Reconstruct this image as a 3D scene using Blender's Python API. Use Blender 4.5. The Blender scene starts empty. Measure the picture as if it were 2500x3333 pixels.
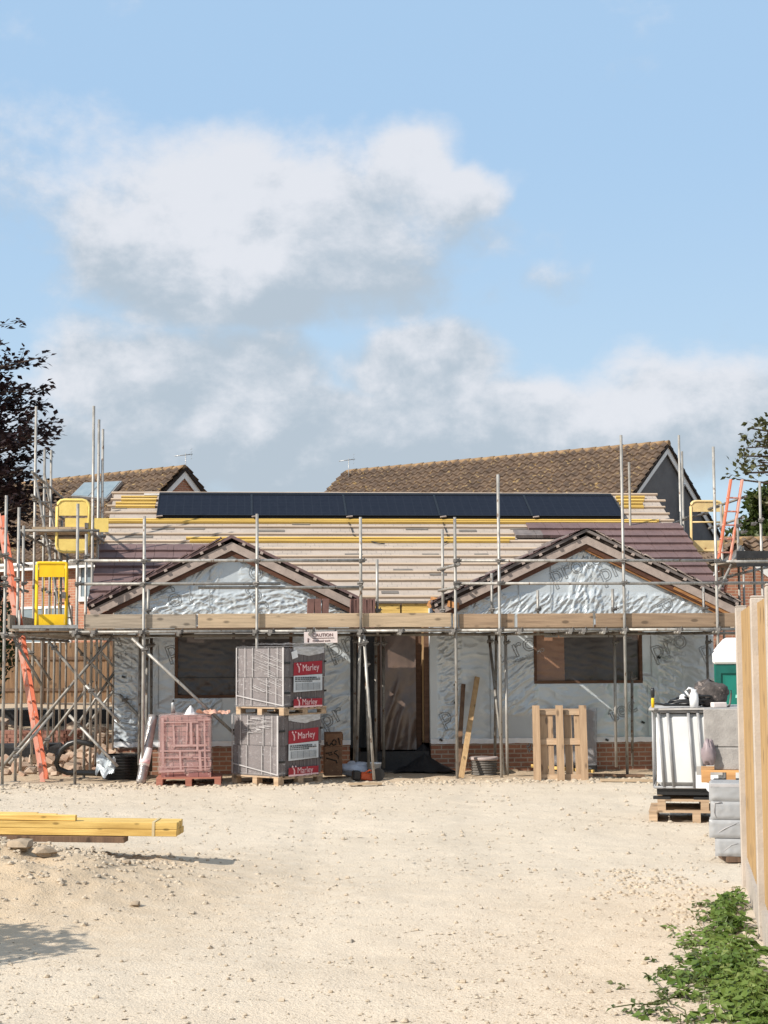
import bpy, math, random
from mathutils import Vector, Matrix, Euler, noise
from math import sin, cos, tan, pi, radians, atan, sqrt
random.seed(7)
sc = bpy.context.scene
COL = sc.collection
D_ = bpy.data
K = 2500.0/1659.0            # display pixel -> photo pixel
# ------------------------------------------------------------------ camera
F, HC, HOR = 5200.0, 2.0, 2125.0
TH = atan((HOR-1666.5)/F)
cam_d = D_.cameras.new("camera"); cam = D_.objects.new("camera", cam_d); COL.objects.link(cam)
cam_d.sensor_fit = 'VERTICAL'; cam_d.sensor_height = 36.0; cam_d.lens = F/3333.0*36.0
cam_d.clip_start = 0.1; cam_d.clip_end = 4000
CR = (Matrix.Rotation(pi/2+TH, 3, 'X') @ Matrix.Rotation(radians(-.33), 3, 'Z'))
cam.matrix_world = Matrix.Translation((0, 0, HC)) @ CR.to_4x4()
sc.camera = cam
# ------------------------------------------------------------------ sun, sky, exposure
SUN_EL, SUN_AZ = radians(35.5), radians(57)          # azimuth: to the left of straight behind the camera
SUN = Vector((-sin(SUN_AZ)*cos(SUN_EL), -cos(SUN_AZ)*cos(SUN_EL), sin(SUN_EL)))
sl = D_.lights.new("sun", 'SUN'); so = D_.objects.new("sun", sl); COL.objects.link(so)
sl.energy = 5.0; sl.angle = radians(.5); sl.color = (1.0, .94, .84)
so.rotation_euler = SUN.to_track_quat('Z', 'Y').to_euler(); so.location = (-30, -20, 40)
sc.view_settings.view_transform = 'Standard'; sc.view_settings.look = 'None'
sc.view_settings.gamma = 1; sc.view_settings.exposure = .35
sc.view_settings.use_curve_mapping = False
SKY_STRENGTH = .085

def ray(px, py):
    return CR @ Vector(((px-1250)/F, -(py-1666.5)/F, -1))
def P(px, py, Y):                                   # photo pixel at world depth Y
    d = ray(px, py); return Vector((0, 0, HC)) + d*(Y/d.y)
def G(px, py, z=0.0):                               # photo pixel on the plane at height z
    d = ray(px, py); return Vector((0, 0, HC)) + d*((z-HC)/d.z)
PSI, Y0 = radians(5), 25.4                          # the bungalow's frame: u along its front, v into depth
HM = Matrix.Translation((0, Y0, 0)) @ Matrix.Rotation(PSI, 4, 'Z')
HI = HM.inverted()
def HP(px, py, v):
    o = HI @ Vector((0, 0, HC)); d = HI.to_3x3() @ ray(px, py)
    return o + d*((v-o.y)/d.y)
def DH(x, y, v): return HP(x*K, y*K, v)
def DP(x, y, Y): return P(x*K, y*K, Y)
def DG(x, y, z=0.0): return G(x*K, y*K, z)

# ------------------------------------------------------------------ node helpers
class NT:
    def __init__(s, nt): s.t = nt; nt.nodes.clear()
    def n(s, typ, ins=None, **kw):
        x = s.t.nodes.new(typ)
        for k, v in kw.items(): setattr(x, k, v)
        for k, v in (ins or {}).items():
            if isinstance(v, bpy.types.NodeSocket): s.t.links.new(v, x.inputs[k])
            else: x.inputs[k].default_value = v
        return x
    def m(s, op, a, b=0.0, c=0.0, clamp=False):
        x = s.t.nodes.new('ShaderNodeMath'); x.operation = op; x.use_clamp = clamp
        for i, v in enumerate((a, b, c)):
            if isinstance(v, bpy.types.NodeSocket): s.t.links.new(v, x.inputs[i])
            else: x.inputs[i].default_value = v
        return x.outputs[0]
    def vm(s, op, a, b=None):
        x = s.t.nodes.new('ShaderNodeVectorMath'); x.operation = op
        for i, v in enumerate((a, b)):
            if v is None: continue
            if isinstance(v, bpy.types.NodeSocket): s.t.links.new(v, x.inputs[i])
            else: x.inputs[i].default_value = v
        return x.outputs['Value'] if op in ('LENGTH', 'DOT_PRODUCT') else x.outputs['Vector']
    def mix(s, f, a, b, blend='MIX'):
        x = s.t.nodes.new('ShaderNodeMix'); x.data_type = 'RGBA'; x.blend_type = blend; x.clamp_factor = True
        for i, v in ((0, f), (6, a), (7, b)):
            if isinstance(v, bpy.types.NodeSocket): s.t.links.new(v, x.inputs[i])
            else: x.inputs[i].default_value = v if i == 0 else (*v[:3], 1)
        return x.outputs[2]
    def ramp(s, f, a, b):
        x = s.n('ShaderNodeMapRange', {'Value': f, 'From Min': a, 'From Max': b}, interpolation_type='SMOOTHSTEP')
        return x.outputs[0]
    def noise(s, vec, scale, detail=4, rough=.55, dist=0.0):
        return s.n('ShaderNodeTexNoise', {'Vector': vec, 'Scale': scale, 'Detail': detail, 'Roughness': rough, 'Distortion': dist}).outputs[0]

def srgb(r, g, b):
    f = lambda c: c/12.92 if c <= .04045 else ((c+.055)/1.055)**2.4
    return (f(r/255), f(g/255), f(b/255))

# ------------------------------------------------------------------ world
w = D_.worlds.new("World"); sc.world = w; w.use_nodes = True
t = NT(w.node_tree)
sky = t.n('ShaderNodeTexSky', sky_type='NISHITA', sun_disc=False, sun_elevation=SUN_EL, sun_rotation=pi+SUN_AZ, altitude=50, air_density=1.0, dust_density=1.2, ozone_density=1.2)
dirv = t.n('ShaderNodeTexCoord').outputs['Generated']
sep = t.n('ShaderNodeSeparateXYZ', {0: dirv})
# clouds: soft banks at fixed compass directions, broken up by noise on the direction
BANKS = [(580, 500, 640, 290, .95), (900, 360, 170, 140, 1.05), (1000, 440, 150, 110, 1.0), (640, 560, 300, 120, .8), (300, 560, 300, 160, .7), (980, 520, 260, 130, .6), (60, 330, 320, 330, .42), (1390, 110, 160, 160, .5),
         (420, 830, 480, 190, 1.05), (940, 800, 300, 150, 1.1), (370, 850, 120, 70, .9), (760, 960, 950, 170, 1.1), (1330, 930, 560, 170, 1.1), (250, 990, 480, 160, .95), (1150, 640, 180, 90, .4)]
wob = t.n('ShaderNodeTexNoise', {'Vector': dirv, 'Scale': 9.0, 'Detail': 3.0, 'Roughness': .5})
warp = t.vm('ADD', dirv, t.vm('MULTIPLY', t.vm('SUBTRACT', wob.outputs['Color'], (.5, .5, .5)), (.09, .09, .06)))
acc = None; wsum = None; vsum = None
for (x, y, rx, ry, st) in BANKS:
    d = ray(x*K, y*K).normalized()
    q = t.vm('MULTIPLY', t.vm('SUBTRACT', warp, d), (F/(rx*K), 2.0, F/(ry*K)))
    b = t.m('MULTIPLY', t.ramp(t.vm('LENGTH', q), 1.25, .1), st)
    h_ = t.n('ShaderNodeSeparateXYZ', {0: q}).outputs[2]
    lit = t.m('MULTIPLY', b, t.m('MULTIPLY_ADD', h_, .75, .5, clamp=True))
    acc = b if acc is None else t.m('MAXIMUM', acc, b)
    wsum = b if wsum is None else t.m('ADD', wsum, b)
    vsum = lit if vsum is None else t.m('ADD', vsum, lit)
# away from the view the sky carries the same kind of broken cloud
away = t.m('MULTIPLY', t.ramp(sep.outputs[1], .55, .2), .55)
acc = t.m('MAXIMUM', acc, away)
cd = t.vm('MULTIPLY', dirv, (1, 1, 1.35))
n1 = t.noise(cd, 10, 10, .60, .1)
n2 = t.noise(t.vm('ADD', cd, (-.010, 0, .018)), 10, 10, .60, .1)
nbig = t.noise(cd, 5.5, 4, .5)
dens = t.ramp(t.m('ADD', acc, t.m('MULTIPLY', t.m('SUBTRACT', n1, .5), 1.75)), .16, .72)
dens = t.m('MULTIPLY', dens, .90)
vert = t.m('DIVIDE', vsum, t.m('ADD', wsum, .05))
shade = t.m('ADD', t.m('MULTIPLY', t.m('SUBTRACT', n1, n2), 3.0), t.m('MULTIPLY', t.m('SUBTRACT', nbig, .5), 1.3))
shade = t.m('ADD', shade, t.m('MULTIPLY', t.m('SUBTRACT', vert, .5), 1.25))
shade = t.ramp(t.m('ADD', shade, t.m('MULTIPLY', t.m('SUBTRACT', sep.outputs[2], .17), 1.1)), -.42, .50)
S_ = lambda c: tuple(k/SKY_STRENGTH for k in c)
ccol = t.mix(shade, S_((.375, .435, .495)), S_((.635, .645, .68)))
clear = t.mix(t.ramp(sep.outputs[2], -.02, .34), S_((.50, .635, .735)), S_((.35, .52, .725)))
blue = t.mix(.86, sky.outputs[0], clear)
fin = t.mix(dens, blue, ccol)
bg = t.n('ShaderNodeBackground', {'Color': fin, 'Strength': SKY_STRENGTH})
t.n('ShaderNodeOutputWorld', {'Surface': bg.outputs[0]})

# ------------------------------------------------------------------ materials
def mat(name, c1, c2=None, rough=.7, metal=0.0, scale=6.0, detail=5, bump=0.0, bscale=None, stretch=(1, 1, 1), spec=.4, speck=None, coat=0.0, tone=0.0):
    m = D_.materials.new(name); m.use_nodes = True; t = NT(m.node_tree)
    co = t.n('ShaderNodeTexCoord').outputs['Object']
    v = t.n('ShaderNodeMapping', {'Vector': co, 'Scale': stretch}).outputs[0]
    n = t.noise(v, scale, detail, .6)
    col = t.mix(t.ramp(n, .3, .7), c1, c2 if c2 else tuple(c*.75 for c in c1))
    if speck:                                       # (colour, scale, threshold)
        s2 = t.noise(v, speck[1], 3, .6)
        col = t.mix(t.ramp(s2, speck[2], speck[2]+.07), col, speck[0])
    if tone:
        oi = t.n('ShaderNodeObjectInfo').outputs['Random']; k_ = t.n('ShaderNodeMapRange', {'Value': oi, 'To Min': 1-tone, 'To Max': 1+tone*.6}).outputs[0]
        col = t.mix(1.0, col, t.n('ShaderNodeCombineColor', {0: k_, 1: k_, 2: k_}).outputs[0], 'MULTIPLY')
    ins = {'Base Color': col, 'Roughness': rough, 'Metallic': metal, 'Specular IOR Level': spec}
    if coat: ins['Coat Weight'] = coat
    if bump:
        bn = t.noise(v, bscale or scale*3, 6, .65)
        ins['Normal'] = t.n('ShaderNodeBump', {'Height': bn, 'Strength': bump, 'Distance': .02}).outputs[0]
    b = t.n('ShaderNodeBsdfPrincipled', ins)
    t.n('ShaderNodeOutputMaterial', {'Surface': b.outputs[0]})
    return m

def brick_mat(name, ca, cb, mortar, bw=.225, rh=.075, ms=.011):
    m = D_.materials.new(name); m.use_nodes = True; t = NT(m.node_tree)
    co = t.n('ShaderNodeTexCoord').outputs['Object']; s = t.n('ShaderNodeSeparateXYZ', {0: co})
    v = t.n('ShaderNodeCombineXYZ', {0: t.m('ADD', s.outputs[0], s.outputs[1]), 1: s.outputs[2]}).outputs[0]
    br = t.n('ShaderNodeTexBrick', {'Vector': v, 'Color1': (*ca, 1), 'Color2': (*cb, 1), 'Mortar': (*mortar, 1), 'Scale': 1.0, 'Mortar Size': ms, 'Mortar Smooth': .2, 'Bias': 0.0, 'Brick Width': bw, 'Row Height': rh})
    n = t.noise(co, 4, 5); n2 = t.noise(co, 30, 4)
    col = t.mix(t.m('MULTIPLY', t.ramp(n, .35, .75), .5), br.outputs[0], tuple(c*.55 for c in ca))
    col = t.mix(t.m('MULTIPLY', t.ramp(n2, .5, .75), .25), col, mortar)
    h = t.m('SUBTRACT', t.m('MULTIPLY', n2, .3), br.outputs[1])
    bp = t.n('ShaderNodeBump', {'Height': h, 'Strength': .6, 'Distance': .01}).outputs[0]
    b = t.n('ShaderNodeBsdfPrincipled', {'Base Color': col, 'Roughness': .85, 'Normal': bp})
    t.n('ShaderNodeOutputMaterial', {'Surface': b.outputs[0]}); return m

def film_mat(name, tint, cover, rough=.25, streak=(6, 1, 14)):
    m = D_.materials.new(name); m.use_nodes = True; t = NT(m.node_tree)
    co = t.n('ShaderNodeTexCoord').outputs['Object']
    v = t.n('ShaderNodeMapping', {'Vector': co, 'Scale': streak, 'Rotation': (0, radians(18), 0)}).outputs[0]
    n = t.noise(v, 2.2, 5, .65, .6); n0 = t.noise(co, 3.0, 3)
    fac = t.m('ADD', cover, t.m('MULTIPLY', t.ramp(n, .56, .68), t.m('MULTIPLY', t.ramp(n0, .4, .65), .42)), clamp=True)  # whiter streaks put the film's reflections into its cover
    bp = t.n('ShaderNodeBump', {'Height': n, 'Strength': .5, 'Distance': .02}).outputs[0]
    p = t.n('ShaderNodeBsdfPrincipled', {'Base Color': (*tint, 1), 'Roughness': rough, 'Normal': bp, 'Specular IOR Level': .6})
    tr = t.n('ShaderNodeBsdfTransparent')
    mx = t.n('ShaderNodeMixShader', {0: fac, 1: tr.outputs[0], 2: p.outputs[0]})
    t.n('ShaderNodeOutputMaterial', {'Surface': mx.outputs[0]}); return m

def wood(name, c1, c2, knots=True, bump=.25, axis=0, kn=None):
    st = [22, 22, 22]; st[axis] = 1.6
    m = mat(name, c1, c2, rough=.75, scale=1.0, detail=6, bump=bump, bscale=2.0, stretch=tuple(st), tone=.16)
    if knots:
        nt = m.node_tree; t = NT.__new__(NT); t.t = nt
        b = [n for n in nt.nodes if n.type == 'BSDF_PRINCIPLED'][0]
        src = b.inputs['Base Color'].links[0].from_socket
        co = t.n('ShaderNodeTexCoord').outputs['Object']
        st2 = [9, 9, 9]; st2[axis] = 4.0; st2 = kn or st2
        vo = t.n('ShaderNodeTexVoronoi', {'Vector': t.n('ShaderNodeMapping', {'Vector': co, 'Scale': st2}).outputs[0], 'Scale': .8})
        k = t.ramp(vo.outputs[0], .25, .12)
        nt.links.new(t.mix(t.m('MULTIPLY', k, .75), src, tuple(c*.35 for c in c2)), b.inputs['Base Color'])
    return m

M = {}
M['galv'] = mat('galvanised_tube', (.42, .40, .37), (.27, .255, .235), rough=.5, metal=.35, scale=5, stretch=(3, 3, 1), speck=((.15, .10, .07), 7, .62), tone=.22)
M['galv_old'] = mat('old_tube', (.30, .28, .25), (.16, .145, .13), rough=.6, metal=.3, scale=6, speck=((.12, .07, .04), 8, .6), tone=.25)
M['coupler'] = mat('coupler_steel', (.20, .19, .18), (.10, .09, .085), rough=.6, metal=.5, scale=20)
M['board'] = wood('scaffold_board', (.50, .375, .25), (.36, .27, .18))
M['board_b'] = wood('scaffold_board_brown', (.37, .255, .165), (.25, .17, .11))
M['board_g'] = wood('scaffold_board_grey', (.38, .315, .245), (.25, .205, .16))
M['foil'] = mat('foil_membrane', (.56, .605, .635), (.50, .54, .57), rough=.24, metal=.24, scale=1.6, bump=.16, bscale=9, spec=.6)
M['foil_edge'] = mat('white_foil_edge', (.82, .82, .83), (.7, .7, .72), rough=.45, metal=.1, scale=5, bump=.3, bscale=12)
M['print'] = mat('membrane_print', (.29, .31, .325), (.33, .35, .365), rough=.6, metal=.2, scale=9)
M['brick'] = brick_mat('plinth_brick', (.34, .15, .085), (.27, .11, .065), (.42, .33, .26))
M['brick_old'] = brick_mat('house_brick', (.40, .17, .10), (.33, .13, .08), (.42, .30, .22))
M['roof_felt'] = mat('roof_membrane', (.415, .35, .30), (.36, .305, .26), rough=.8, scale=3, bump=.25, bscale=10)
t = NT.__new__(NT); t.t = M['roof_felt'].node_tree
b_ = [n for n in t.t.nodes if n.type == 'BSDF_PRINCIPLED'][0]; src_ = b_.inputs['Base Color'].links[0].from_socket
br_ = t.n('ShaderNodeTexBrick', {'Vector': t.n('ShaderNodeTexCoord').outputs['Object'], 'Scale': 1.0, 'Mortar Size': .009, 'Mortar Smooth': .4, 'Brick Width': .17, 'Row Height': .102})
ln_ = t.m('MULTIPLY', br_.outputs[1], t.m('MULTIPLY', t.ramp(t.noise(t.n('ShaderNodeTexCoord').outputs['Object'], 1.3, 3), .35, .6), .6))
t.t.links.new(t.mix(ln_, src_, (.20, .17, .155)), b_.inputs['Base Color'])
M['batten'] = wood('pale_batten', (.50, .385, .285), (.41, .315, .23), knots=False)
M['batten_y'] = wood('yellow_batten', (.70, .47, .12), (.58, .37, .09), knots=False)
M['mark'] = mat('membrane_mark', (.13, .115, .105), (.18, .16, .14), rough=.8)
M['tile'] = mat('brown_roof_tile', (.170, .108, .104), (.130, .082, .080), rough=.75, scale=2.5, bump=.3, bscale=40, speck=((.22, .16, .155), 14, .66))
M['tile_grey'] = mat('grey_roof_tile', (.20, .17, .16), (.13, .11, .105), rough=.8, scale=6, bump=.3, bscale=40)
M['tile_old'] = mat('weathered_tile', (.165, .110, .073), (.092, .063, .046), rough=.9, scale=2.6, bump=.5, bscale=25, speck=((.33, .225, .10), 7, .6))
M['ridge_old'] = mat('lichen_ridge', (.30, .195, .10), (.2, .125, .07), rough=.9, scale=5)
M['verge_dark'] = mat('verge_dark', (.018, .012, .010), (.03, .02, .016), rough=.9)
M['barge'] = mat('verge_undercloak', (.40, .325, .285), (.31, .25, .22), rough=.8, scale=7, speck=((.22, .17, .15), 18, .64))
M['rafter'] = wood('dark_rafter', (.115, .048, .027), (.07, .03, .018), knots=False)
M['rafter_o'] = wood('orange_rafter', (.45, .22, .08), (.3, .13, .05), knots=False)
M['yellow_tim'] = wood('yellow_timber', (.80, .55, .18), (.52, .32, .085), kn=[7, .01, 17])
M['timber'] = wood('plain_timber', (.55, .38, .20), (.42, .28, .14))
M['timber_v'] = wood('plain_timber_upright', (.50, .33, .17), (.38, .24, .12), axis=2)
M['old_tim'] = wood('old_timber', (.19, .115, .07), (.12, .07, .045), axis=2)
M['pallet'] = wood('pallet_wood', (.50, .36, .235), (.33, .225, .145), kn=[6, 6, 6])
M['pallet_v'] = wood('pallet_wood_upright', (.52, .375, .245), (.37, .25, .16), axis=2)
M['pallet_r'] = wood('red_pallet', (.42, .17, .12), (.34, .13, .09), knots=False)
M['pallet_o'] = wood('orange_pallet', (.60, .33, .13), (.45, .23, .09), knots=False)
M['solar'] = mat('solar_cell', (.009, .011, .019), (.012, .014, .023), rough=.4, spec=.04, scale=12)
t = NT.__new__(NT); t.t = M['solar'].node_tree
b_ = [n for n in t.t.nodes if n.type == 'BSDF_PRINCIPLED'][0]; src_ = b_.inputs['Base Color'].links[0].from_socket
br_ = t.n('ShaderNodeTexBrick', {'Vector': t.n('ShaderNodeTexCoord').outputs['Object'], 'Scale': 1.0, 'Mortar Size': .006, 'Brick Width': .166, 'Row Height': .17}, offset=0.0)
t.t.links.new(t.mix(br_.outputs[1], src_, (.017, .020, .029)), b_.inputs['Base Color'])
M['solar_f'] = mat('solar_frame', (.012, .012, .014), rough=.4, metal=.4)
M['solar_l'] = mat('solar_seam', (.03, .034, .045), rough=.7, spec=.05)
M['sheet'] = mat('brown_plastic_sheet', (.055, .040, .034), (.035, .026, .022), rough=.28, scale=3, spec=.7)
M['sheet_b'] = mat('tan_plastic_sheet', (.30, .165, .10), (.25, .135, .083), rough=.3, scale=3, spec=.6)
M['frame_w'] = wood('window_timber', (.14, .075, .045), (.09, .045, .028), knots=False)
M['flap'] = mat('grey_flap', (.34, .34, .34), (.25, .25, .25), rough=.5, scale=8)
M['black'] = mat('black_plastic', (.014, .014, .015), (.02, .02, .021), rough=.35, spec=.5, scale=10)
M['blackmat'] = mat('black_sheet', (.016, .016, .018), (.028, .028, .03), rough=.6, scale=6, bump=.4)
M['yellow'] = mat('yellow_paint', (.80, .52, .015), (.72, .45, .012), rough=.4, scale=5, speck=((.35, .22, .03), 9, .72))
M['yellow_p'] = mat('faded_yellow_paint', (.76, .58, .18), (.66, .49, .14), rough=.5, scale=5, speck=((.4, .28, .1), 9, .7))
M['cream_y'] = mat('cream_yellow_paint', (.70, .53, .25), (.58, .42, .2), rough=.55, scale=6, speck=((.25, .12, .04), 6, .68))
M['ladder'] = mat('orange_ladder', (.66, .185, .10), (.58, .15, .08), rough=.5, scale=4, stretch=(4, 4, 1), speck=((.6, .33, .27), 5, .6))
M['ladder_lit'] = mat('sunlit_pink_ladder', (.62, .33, .26), (.6, .25, .18), rough=.55, scale=3, stretch=(4, 4, 1), speck=((.62, .17, .09), 4, .55))  # paler copy of the ladder paint, sunlight on it put into the colour
M['alu'] = mat('aluminium', (.40, .40, .40), (.28, .28, .28), rough=.4, metal=.6, scale=6)
M['white'] = mat('white_plastic', (.80, .80, .80), (.72, .72, .73), rough=.4, scale=4)
M['upvc'] = mat('white_board', (.78, .78, .77), (.7, .7, .69), rough=.45, scale=3)
M['render'] = mat('grey_render', (.155, .155, .16), (.11, .11, .115), rough=.9, scale=1.1, bump=.2, bscale=20)
M['glass_b'] = mat('blue_grey_glass', (.16, .20, .225), (.20, .24, .26), rough=.1, spec=.8)
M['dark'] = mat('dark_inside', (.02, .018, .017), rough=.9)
M['ground'] = None
M['stone'] = mat('limestone_chips', (.475, .40, .31), (.38, .315, .24), rough=.9, scale=9, speck=((.27, .24, .2), 5, .62))
M['sandstone'] = mat('sandy_stone', (.40, .31, .22), (.28, .22, .16), rough=.95, scale=7, bump=.5)
M['soil'] = mat('dark_soil', (.07, .055, .045), (.04, .032, .028), rough=.95, scale=5, bump=.6, bscale=20)
M['rubble'] = mat('brick_rubble', (.32, .2, .14), (.45, .36, .28), rough=.9, scale=3, bump=.5)
M['tank'] = mat('translucent_tank', (.66, .665, .66), (.56, .565, .56), rough=.35, scale=1.2, spec=.5)
M['cage'] = mat('cage_steel', (.33, .33, .335), (.27, .27, .28), rough=.5, metal=.2, scale=8)
M['block'] = mat('concrete_block', (.36, .335, .315), (.28, .26, .245), rough=.95, scale=9, bump=.5, bscale=50)
M['wrap'] = mat('grey_wrapped_pack', (.345, .345, .35), (.30, .30, .305), rough=.35, scale=3, bump=.25, bscale=6, spec=.6)
M['tilepack'] = mat('packed_tile', (.165, .143, .143), (.132, .115, .115), rough=.85, scale=6, speck=((.24, .22, .22), 22, .6))
M['film'] = film_mat('stretch_film', (.72, .69, .70), .08)
M['film_r'] = film_mat('pink_film', (.80, .62, .60), .20, streak=(5, 1, 5))
M['fold'] = mat('film_fold_sheen', (.46, .44, .44), (.38, .36, .36), rough=.35)  # pale tone for painted glints on the film as well as its folds
M['loose'] = mat('loose_film', (.62, .61, .61), (.40, .385, .38), rough=.35, scale=9, stretch=(1, 1, 4))
M['red'] = mat('label_red', (.36, .018, .035), (.30, .014, .028), rough=.45)
M['labelw'] = mat('label_white', (.60, .63, .66), (.54, .57, .6), rough=.5, scale=8)
M['pinkw'] = mat('label_pale', (.90, .62, .64), rough=.5)
M['ink'] = mat('label_ink', (.10, .11, .12), rough=.6)
M['sign'] = mat('sign_board', (.68, .58, .56), (.6, .52, .5), rough=.5, scale=10)
M['signink'] = mat('sign_ink', (.12, .045, .04), rough=.6)
M['card'] = mat('brown_chipboard', (.23, .125, .07), (.17, .088, .05), rough=.9, scale=9, bump=.3, speck=((.32, .2, .12), 30, .62))
M['pen'] = mat('marker_pen', (.015, .012, .01), rough=.7)
M['redbrick'] = brick_mat('packed_brick', (.36, .17, .15), (.30, .13, .12), (.17, .09, .085), .215, .068, .006)
M['foilroll'] = mat('silver_roll', (.40, .37, .36), (.22, .2, .2), rough=.3, metal=.55, scale=4, bump=.6, bscale=10, speck=((.7, .68, .67), 10, .6))
M['concpost'] = mat('concrete_post', (.46, .40, .345), (.38, .33, .285), rough=.95, scale=5, bump=.3, bscale=60, speck=((.3, .27, .24), 22, .66))
M['fence_y'] = wood('new_fence_timber', (.47, .30, .135), (.33, .205, .09), axis=2)
M['fence_o'] = wood('old_fence_timber', (.33, .20, .11), (.22, .13, .07), axis=2)
M['green'] = mat('green_plastic', (.008, .15, .115), (.006, .12, .09), rough=.4, scale=3)
M['orange'] = mat('orange_plastic', (.55, .10, .035), rough=.45)
M['bark'] = mat('bark', (.07, .05, .038), (.045, .032, .025), rough=.95, scale=8, bump=.5)
def leafmat(name, c1, c2, c3, trans=.25):
    m = D_.materials.new(name); m.use_nodes = True; t = NT(m.node_tree)
    co = t.n('ShaderNodeTexCoord').outputs['Object']
    n = t.noise(co, 1.3, 3); n2 = t.noise(co, 9, 2)
    col = t.mix(t.ramp(n, .35, .65), c1, c2); col = t.mix(t.ramp(n2, .55, .7), col, c3)
    p = t.n('ShaderNodeBsdfPrincipled', {'Base Color': col, 'Roughness': .5, 'Specular IOR Level': .35})
    tl = t.n('ShaderNodeBsdfTranslucent', {'Color': col})
    mx = t.n('ShaderNodeMixShader', {0: trans, 1: p.outputs[0], 2: tl.outputs[0]})
    t.n('ShaderNodeOutputMaterial', {'Surface': mx.outputs[0]}); return m
M['beech'] = leafmat('copper_leaf', (.012, .008, .010), (.021, .010, .011), (.042, .018, .018))
M['oak'] = leafmat('oak_leaf', (.060, .064, .020), (.085, .085, .030), (.12, .115, .045))
M['conifer'] = leafmat('conifer_leaf', (.045, .065, .012), (.065, .085, .018), (.10, .12, .03))
M['weed'] = leafmat('weed_leaf', (.085, .145, .025), (.155, .225, .05), (.26, .32, .11), .35)
M['weed_d'] = leafmat('weed_leaf_dark', (.055, .085, .025), (.09, .115, .035), (.15, .15, .06), .25)
M['hedge'] = leafmat('hedge_leaf', (.022, .04, .010), (.035, .06, .014), (.05, .08, .02))

# gravel: cream hardcore with worn smooth tracks and speckle
m = D_.materials.new('hardcore'); m.use_nodes = True; t = NT(m.node_tree)
co = t.n('ShaderNodeTexCoord').outputs['Object']
na = t.noise(co, .45, 4, .6); nb = t.noise(co, 5, 5, .65); nc = t.noise(co, 34, 4, .7); nd = t.noise(co, 75, 2, .6)
col = t.mix(t.ramp(na, .3, .7), (.60, .512, .408), (.55, .465, .365))
col = t.mix(t.m('MULTIPLY', t.ramp(nb, .45, .75), .45), col, (.635, .555, .45))
col = t.mix(t.m('MULTIPLY', t.ramp(nc, .52, .66), .55), col, (.42, .345, .255))
col = t.mix(t.m('MULTIPLY', t.ramp(nd, .64, .74), .5), col, (.30, .255, .2))
sp = t.n('ShaderNodeSeparateXYZ', {0: co})
dx = t.m('DIVIDE', t.m('SUBTRACT', sp.outputs[0], -4.3), 2.6); dy = t.m('DIVIDE', t.m('SUBTRACT', sp.outputs[1], 13.6), 2.6)
dd = t.m('SQRT', t.m('ADD', t.m('MULTIPLY', dx, dx), t.m('MULTIPLY', dy, dy)))
sand = t.m('MULTIPLY', t.ramp(t.m('ADD', dd, t.m('MULTIPLY', t.m('SUBTRACT', nb, .5), .9)), 1.75, .5), .8)
col = t.mix(sand, col, (.50, .375, .245))
trk = t.noise(t.n('ShaderNodeMapping', {'Vector': co, 'Scale': (1.5, .16, 1)}).outputs[0], 1.0, 5, .6)
col = t.mix(t.m('MULTIPLY', t.ramp(trk, .5, .7), .16), col, (.47, .39, .30))
dmp = t.noise(co, .8, 6, .7)
col = t.mix(t.m('MULTIPLY', t.ramp(dmp, .56, .74), .3), col, (.44, .37, .29))
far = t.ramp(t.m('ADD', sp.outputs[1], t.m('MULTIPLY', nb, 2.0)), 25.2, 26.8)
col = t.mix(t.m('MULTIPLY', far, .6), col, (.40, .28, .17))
hgt = t.m('ADD', t.m('MULTIPLY', nc, .5), t.m('ADD', t.m('MULTIPLY', nb, .6), t.m('MULTIPLY', nd, .25)))
bp = t.n('ShaderNodeBump', {'Height': hgt, 'Strength': .65, 'Distance': .04}).outputs[0]
b = t.n('ShaderNodeBsdfPrincipled', {'Base Color': col, 'Roughness': .95, 'Specular IOR Level': .2, 'Normal': bp})
t.n('ShaderNodeOutputMaterial', {'Surface': b.outputs[0]}); M['ground'] = m

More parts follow.
